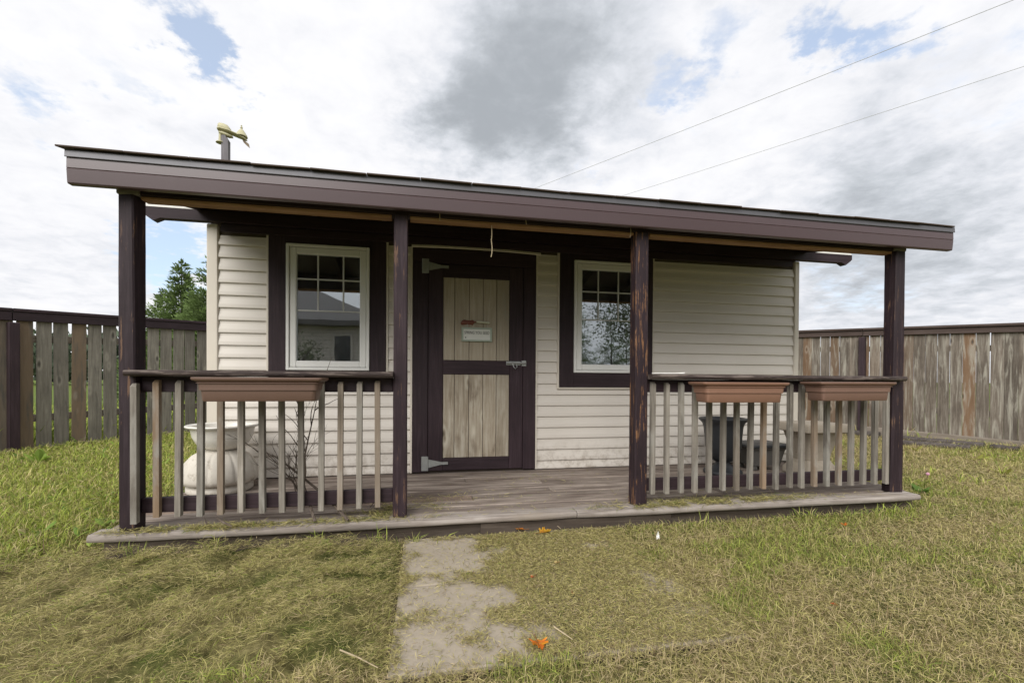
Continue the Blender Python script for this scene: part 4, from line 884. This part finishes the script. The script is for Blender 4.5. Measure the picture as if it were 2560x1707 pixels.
# fallen maple leaves
def maple(xp, yp, size, col_, label, dz_=.012):
    p = on_z(xp, yp, GZ+.01); m = MB(); C = []; n = 40; az = random.uniform(0, 6.28); zb = max(hz(p.x, p.y), GZ+.005)+dz_
    half = [(1.0, 0), (.78, .10), (.80, .22), (.58, .20), (.50, .14), (.56, .42), (.66, .60), (.48, .58), (.44, .72), (.30, .52), (.16, .36), (.18, .56), (.08, .72), (-.02, .58), (-.14, .60), (-.10, .36), (-.22, .22), (-.34, .08)]
    ol_ = half+[(a, -b_) for a, b_ in half[:0:-1]]; n = len(ol_); fold = random.uniform(.25, .6)
    m.v.append((p.x, p.y, zb+.002)); C.append(tuple(v*.7 for v in col_)+(1,))
    for (u_, v_) in ol_:
        u_ += random.uniform(-.06, .06); v_ += random.uniform(-.06, .06); rr = math.hypot(u_, v_)
        m.v.append((p.x+size*(u_*math.cos(az)-v_*math.sin(az)), p.y+size*(u_*math.sin(az)+v_*math.cos(az)), zb+size*(fold*abs(v_)+.25*rr*rr*random.uniform(.2, 1.3)))); k = random.uniform(.7, 1.25); mx = random.random()*.9
        C.append((col_[0]*k, col_[1]*k*(1+mx), col_[2]*k, 1))
    m.f = [(0, 1+i, 1+(i+1) % n) for i in range(n)]; m.tube([(p.x, p.y, zb+.003), (p.x+size*math.cos(az+3.14), p.y+size*math.sin(az+3.14), zb+.006)], .0012, 4); C += [(.3, .12, .03, 1)]*(len(m.v)-len(C)); m.c = C
    tag(m.build('fallen_leaf', 'fall'), label, 'leaf')
OR = (.60, .17, .03)
maple(1305, 1327, .045, OR, 'orange maple leaf against the deck edge, the smaller of two there')
maple(1356, 1334, .06, (.60, .24, .03), 'larger yellow orange maple leaf lying just off the deck edge')
maple(1345, 1612, .05, (.66, .17, .025), 'bright orange maple leaf lying alone on the path beside the bare slab')
maple(2110, 1316, .032, (.70, .14, .03), 'red orange leaf in the lawn before the right railing')
maple(2085, 1515, .016, (.4, .06, .02), 'tiny dark red leaf in the open lawn on the right')
maple(1333, 1446, .016, (.5, .07, .03), 'tiny red leaf scrap on the clippings over the path')
maple(1393, 1410, .018, (.6, .35, .2), 'small pale pink leaf scrap on the path near the deck')
maple(1431, 1487, .014, (.62, .36, .22), 'tiny pale pink petal on the clippings in mid path')
maple(672, 1357, .016, (.65, .25, .06), 'small orange leaf scrap under the left deck edge')
# white feather
p = on_z(1645, 1357); zf = hz(p.x, p.y)+.018
m = MB(); m.v = [(p.x, p.y, zf+.05), (p.x-.012, p.y, zf+.02), (p.x-.008, p.y, zf-.005), (p.x+.004, p.y-.003, zf+.01), (p.x+.012, p.y, zf-.008), (p.x+.008, p.y, zf+.025), (p.x, p.y+.004, zf+.02)]
m.f = [(0, 1, 6), (1, 2, 3, 6), (6, 3, 4, 5), (0, 6, 5)]; tag(m.build('feather', 'white_dirty'), 'small white feather standing in the lawn right of the path', 'feather')
for (a, b_, c_, d_, lb) in ((1385, 1567, 1432, 1592, 'pale straw stalk lying across the middle of the path'), (850, 1625, 945, 1662, 'long straw stalk on the clippings left of the lowest slab'), (1365, 1290, 1402, 1318, 'broken pale stalk leaning on the deck edge above the maple leaves')):
    p, q = on_z(a, b_, GZ+.03), on_z(c_, d_, GZ+.03)
    pts = [(p.x+(q.x-p.x)*t_, p.y+(q.y-p.y)*t_, max(hz(p.x+(q.x-p.x)*t_, p.y+(q.y-p.y)*t_), GZ+.01)+.012+(.01*(1-t_))) for t_ in (0, .5, 1)]
    tag(MB().tube(pts, [.003, .0028, .0015], 5).build('straw_stalk', 'string'), lb, 'stalk')

# ------------------------------------------------------------------ trees
def foliage_mesh(name, P, D, S, Wd, Cc, mat):
    n = len(P); up = RNG.normal(0, 1, (n, 3)); s = np.cross(D, up); s /= np.linalg.norm(s, axis=1, keepdims=True)+1e-6
    a = P; t_ = P+D*S[:, None]; mdl = P+D*(S*.5)[:, None]
    V = np.stack([a, mdl+s*Wd[:, None]/2, t_, mdl-s*Wd[:, None]/2], 1).reshape(-1, 3); i = np.arange(n)*4
    me = bpy.data.meshes.new(name); me.vertices.add(4*n); me.vertices.foreach_set('co', V.astype(np.float32).ravel()); me.loops.add(4*n); me.loops.foreach_set('vertex_index', np.stack([i, i+1, i+2, i+3], 1).ravel().astype(np.int32))
    me.polygons.add(n); me.polygons.foreach_set('loop_start', i.astype(np.int32)); me.polygons.foreach_set('loop_total', np.full(n, 4, np.int32)); me.update(calc_edges=True)
    ca = me.color_attributes.new('Col', 'FLOAT_COLOR', 'POINT'); ca.data.foreach_set('color', np.repeat(np.concatenate([Cc, np.ones((n, 1))], 1), 4, 0).astype(np.float32).ravel()); me.materials.append(MT[mat]); return me
def spruce(x, y, H, R, label, dens=1.0, group=None):
    z0 = GZ-.02; t = thing('spruce_tree', label, 'tree', (x, y, z0), group)
    MB().tube([(x, y, z0-.05), (x, y, z0+H*.5), (x, y, z0+H*.97)], [H*.022, H*.012, .012], 8).build('trunk', 'bark', t)
    P, D, S, Wd, C = [], [], [], [], []; nw = int(H*6*dens)
    for i in range(nw):
        f_ = (i+RNG.random())/nw; zz = z0+H*(.04+.95*f_); nb = max(3, int(13*(1-f_)**.6))
        for j in range(nb):
            az = RNG.uniform(0, 6.28); Lb = R*((1-f_)**.85)*RNG.uniform(.7, 1.15)+.06; base = RNG.uniform(.75, 1.2)
            k = int(max(6, 34*Lb*dens)); u = RNG.uniform(.12, 1, k)
            el = RNG.uniform(-.15, .35)+.35*f_; dr = np.array([math.cos(az)*math.cos(el), math.sin(az)*math.cos(el), math.sin(el)])
            p = np.array([x, y, zz])+dr*(Lb*u)[:, None]; p[:, 2] -= .18*Lb*u*u; p += RNG.normal(0, .05*Lb+.01, (k, 3))
            dd = dr*1.0+RNG.normal(0, .42, (k, 3))+[0, 0, .15]; dd /= np.linalg.norm(dd, axis=1, keepdims=True)
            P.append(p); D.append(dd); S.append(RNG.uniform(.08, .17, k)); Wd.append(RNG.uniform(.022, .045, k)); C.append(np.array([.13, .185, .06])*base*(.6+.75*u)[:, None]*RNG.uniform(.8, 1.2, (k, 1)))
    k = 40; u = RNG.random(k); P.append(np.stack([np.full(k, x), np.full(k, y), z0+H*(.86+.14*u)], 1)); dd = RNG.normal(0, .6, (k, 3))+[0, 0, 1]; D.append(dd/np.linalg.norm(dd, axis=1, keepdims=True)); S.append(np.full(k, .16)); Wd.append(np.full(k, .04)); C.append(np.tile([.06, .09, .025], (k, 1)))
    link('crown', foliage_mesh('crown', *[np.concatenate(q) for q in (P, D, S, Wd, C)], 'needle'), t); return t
spruce(-7.42, 16.0, 4.6, 1.55, 'tallest spruce with a thin bare tip behind the grey fence', 2.5)
spruce(-6.30, 15.2, 4.6, 1.55, 'broad spruce half hidden by the shed corner', 2.0)
spruce(-8.2, 16.4, 3.7, 1.35, 'shortest spruce at the left of the group behind the fence', 1.9)
spruce(-6.95, 17.4, 4.4, 1.6, 'spruce standing behind the two tallest spruces', 1.7)
def leafy(x, y, H, R, label, nl=3600, zc=.62):
    t = thing('leafy_tree', label, 'tree', (x, y, GZ-.02)); m = MB(); tips = []
    m.tube([(x, y, GZ-.06), (x+.03, y, H*.2), (x, y+.04, H*.45)], [.08, .065, .05], 8)
    for i in range(11):
        a = i*2.4; e = random.uniform(.3, 1.2); L = R*random.uniform(.7, 1.1); b = Vector((x, y+.03, H*random.uniform(.25, .5)))
        d = Vector((math.cos(a)*math.cos(e), math.sin(a)*math.cos(e), math.sin(e))); pts = [b, b+d*L*.5+Vector((0, 0, .08)), b+d*L]; m.tube(pts, [.035, .022, .006], 6); tips += [pts[1], pts[2], b+d*L*.75]
    m.build('trunk', 'bark', t); T = np.array([tuple(v) for v in tips]); P = T[RNG.integers(0, len(T), nl)]+RNG.normal(0, R*.2, (nl, 3)); D = RNG.normal(0, 1, (nl, 3)); D /= np.linalg.norm(D, axis=1, keepdims=True)
    C = np.array([.07, .095, .03])*RNG.uniform(.6, 1.5, (nl, 1)); link('crown', foliage_mesh('crown', P, D, RNG.uniform(.06, .11, nl), RNG.uniform(.03, .05, nl), C, 'needle'), t)
# what the windows mirror: yard, house and trees behind the photographer
leafy(6.9, -4.6, 4.8, 2.0, 'leafy apple tree behind the photographer mirrored in the right window', 9000)
leafy(-2.9, -3.6, 2.3, .8, 'small leafy tree behind the photographer mirrored in the left window', 900)
for i, (a, b_, h) in enumerate(((8.6, -18, 5.0), (9.8, -19.5, 5.7), (11.3, -18, 4.6), (12.8, -19, 4.2), (7.0, -20, 5.6), (14.5, -18.5, 5.2), (5.0, -20, 5.4))):
    spruce(a, b_, h, 1.7, 'spruce in the row behind the photographer mirrored in the right window', 1.0, 'spruces mirrored in the right window')
lf_ = thing('low_fence', 'low grey fence behind the photographer mirrored at the foot of the right window', 'fence', (9.0, -13.5, GZ))
me = MB().box(-.068, .068, -.01, .01, 0, 1.25).mesh('fence_board'); me.materials.append(MT['fence_l'])
for k in range(70): o = link('fence_board', me, lf_); o.location = (3.5+k*.145, -13.5, GZ)
bx('fence_rail', 'kick', lf_, 3.4, 13.7, -13.53, -13.512, 1.02, 1.12)
hs = thing('house', 'cream house with grey hip roof behind the photographer mirrored in the left window', 'house', (-6.4, -9.8, GZ))
MB().box(-11, -1.6, -13, -6.8, GZ-.05, 2.7).build('wall', 'siding_far', hs)
m = MB(); e = .45; m.v = [(-11-e, -13-e, 2.6), (-1.6+e, -13-e, 2.6), (-1.6+e, -6.8+e, 2.6), (-11-e, -6.8+e, 2.6), (-8.2, -9.9, 4.35), (-4.4, -9.9, 4.35), (-11-e, -13-e, 2.45), (-1.6+e, -13-e, 2.45), (-1.6+e, -6.8+e, 2.45), (-11-e, -6.8+e, 2.45)]
m.f = [(0, 1, 5, 4), (1, 2, 5), (2, 3, 4, 5), (3, 0, 4), (0, 6, 7, 1), (1, 7, 8, 2), (2, 8, 9, 3), (3, 9, 6, 0), (9, 8, 7, 6)]; m.build('roof', 'roof_far', hs)
for k in range(22): MB().box(-11, -1.6, -6.8, -6.79, .05+k*.115, .055+k*.115).build('siding_line', 'roof_far', hs)
for (a, b_, c_, d_) in ((-2.75, -2.15, .3, 2.2), (-5.6, -4.4, 1.0, 2.1)): f_ = MB().box(a, b_, -6.785, -6.74, c_, d_).build('window', 'siding_far', hs); MB().box(a+.06, b_-.06, -6.737, -6.73, c_+.06, d_-.06).build('pane', 'dark_glass', f_)
# woods far behind the left fence
def woods():
    n = 9000; x = RNG.uniform(-95, -8, n); y = 62+RNG.normal(0, 3, n)-.25*x*.2; top = 4.2+2.6*fbm(x*.22, x*0+3, 4); z = GZ+RNG.random(n)**.7*top; D = RNG.normal(0, 1, (n, 3))+[0, 0, .6]; D /= np.linalg.norm(D, axis=1, keepdims=True)
    o = link('far_woods', foliage_mesh('far_woods', np.stack([x, y, z], 1), D, RNG.uniform(.7, 1.5, n), RNG.uniform(.5, .9, n), np.array([.10, .13, .085])*RNG.uniform(.7, 1.3, (n, 1)), 'needle')); o['kind'] = 'stuff'; o['label'] = 'dark far woods glimpsed through gaps in the grey fence'; o['category'] = 'woods'
woods()
# ------------------------------------------------------------------ power line
def pole(x, y, label):
    t = thing('utility_pole', label, 'utility pole', (x, y, GZ)); MB().tube([(x, y, GZ-.3), (x, y, 8.3)], [.15, .11], 10).build('pole', 'bark', t)
    u = Vector((.83, .56)); a = Vector((x, y)); p = a-u*1.75; q = a+u*1.75; MB().tube([(p.x, p.y, 8.05), (q.x, q.y, 8.05)], .06, 6).build('crossarm', 'bark', t); return a
u = Vector((.83, .56))
A1, A2 = Vector((3.837, 16.893)), Vector((10.774, 6.648)); B1, B2 = Vector((7.278, 16.927)), Vector((13.306, 7.941))
def wire(P1, P2, label, t0=-1.45, t1=2.2):
    pts = []
    for i in range(41):
        t_ = t0+(t1-t0)*i/40; p = P1+(P2-P1)*t_; sag = .0
        q = (t_-(t0+t1)/2)/((t1-t0)/2); pts.append((p.x, p.y, 8.0+.22*(q*q-.25)))
    tag(MB().tube(pts, .0065, 5).build('power_line', 'cable'), label, 'power line'); return Vector(pts[0]), Vector(pts[-1])
w1 = wire(A1, A2, 'upper power line crossing the sky above the shed roof'); w2 = wire(B1, B2, 'lower power line crossing the sky above the right end of the roof')
def pole2(p, q, label):
    t = thing('utility_pole', label, 'utility pole', ((p.x+q.x)/2, (p.y+q.y)/2, GZ)); c_ = (p+q)/2; MB().tube([(c_.x, c_.y, GZ-.3), (c_.x, c_.y, p.z+.25)], [.15, .11], 10).build('pole', 'bark', t)
    d = (q-p).normalized(); MB().tube([p-d*.1-Vector((0, 0, .07)), q+d*.1-Vector((0, 0, .07))], .06, 6).build('crossarm', 'bark', t)
pole2(w1[0], w2[0], 'utility pole hidden behind the shed'); pole2(w1[1], w2[1], 'utility pole out of view to the right of the yard')
for o in bpy.data.objects:
    if '_at' in o: del o['_at']
sc.render.engine = 'CYCLES'
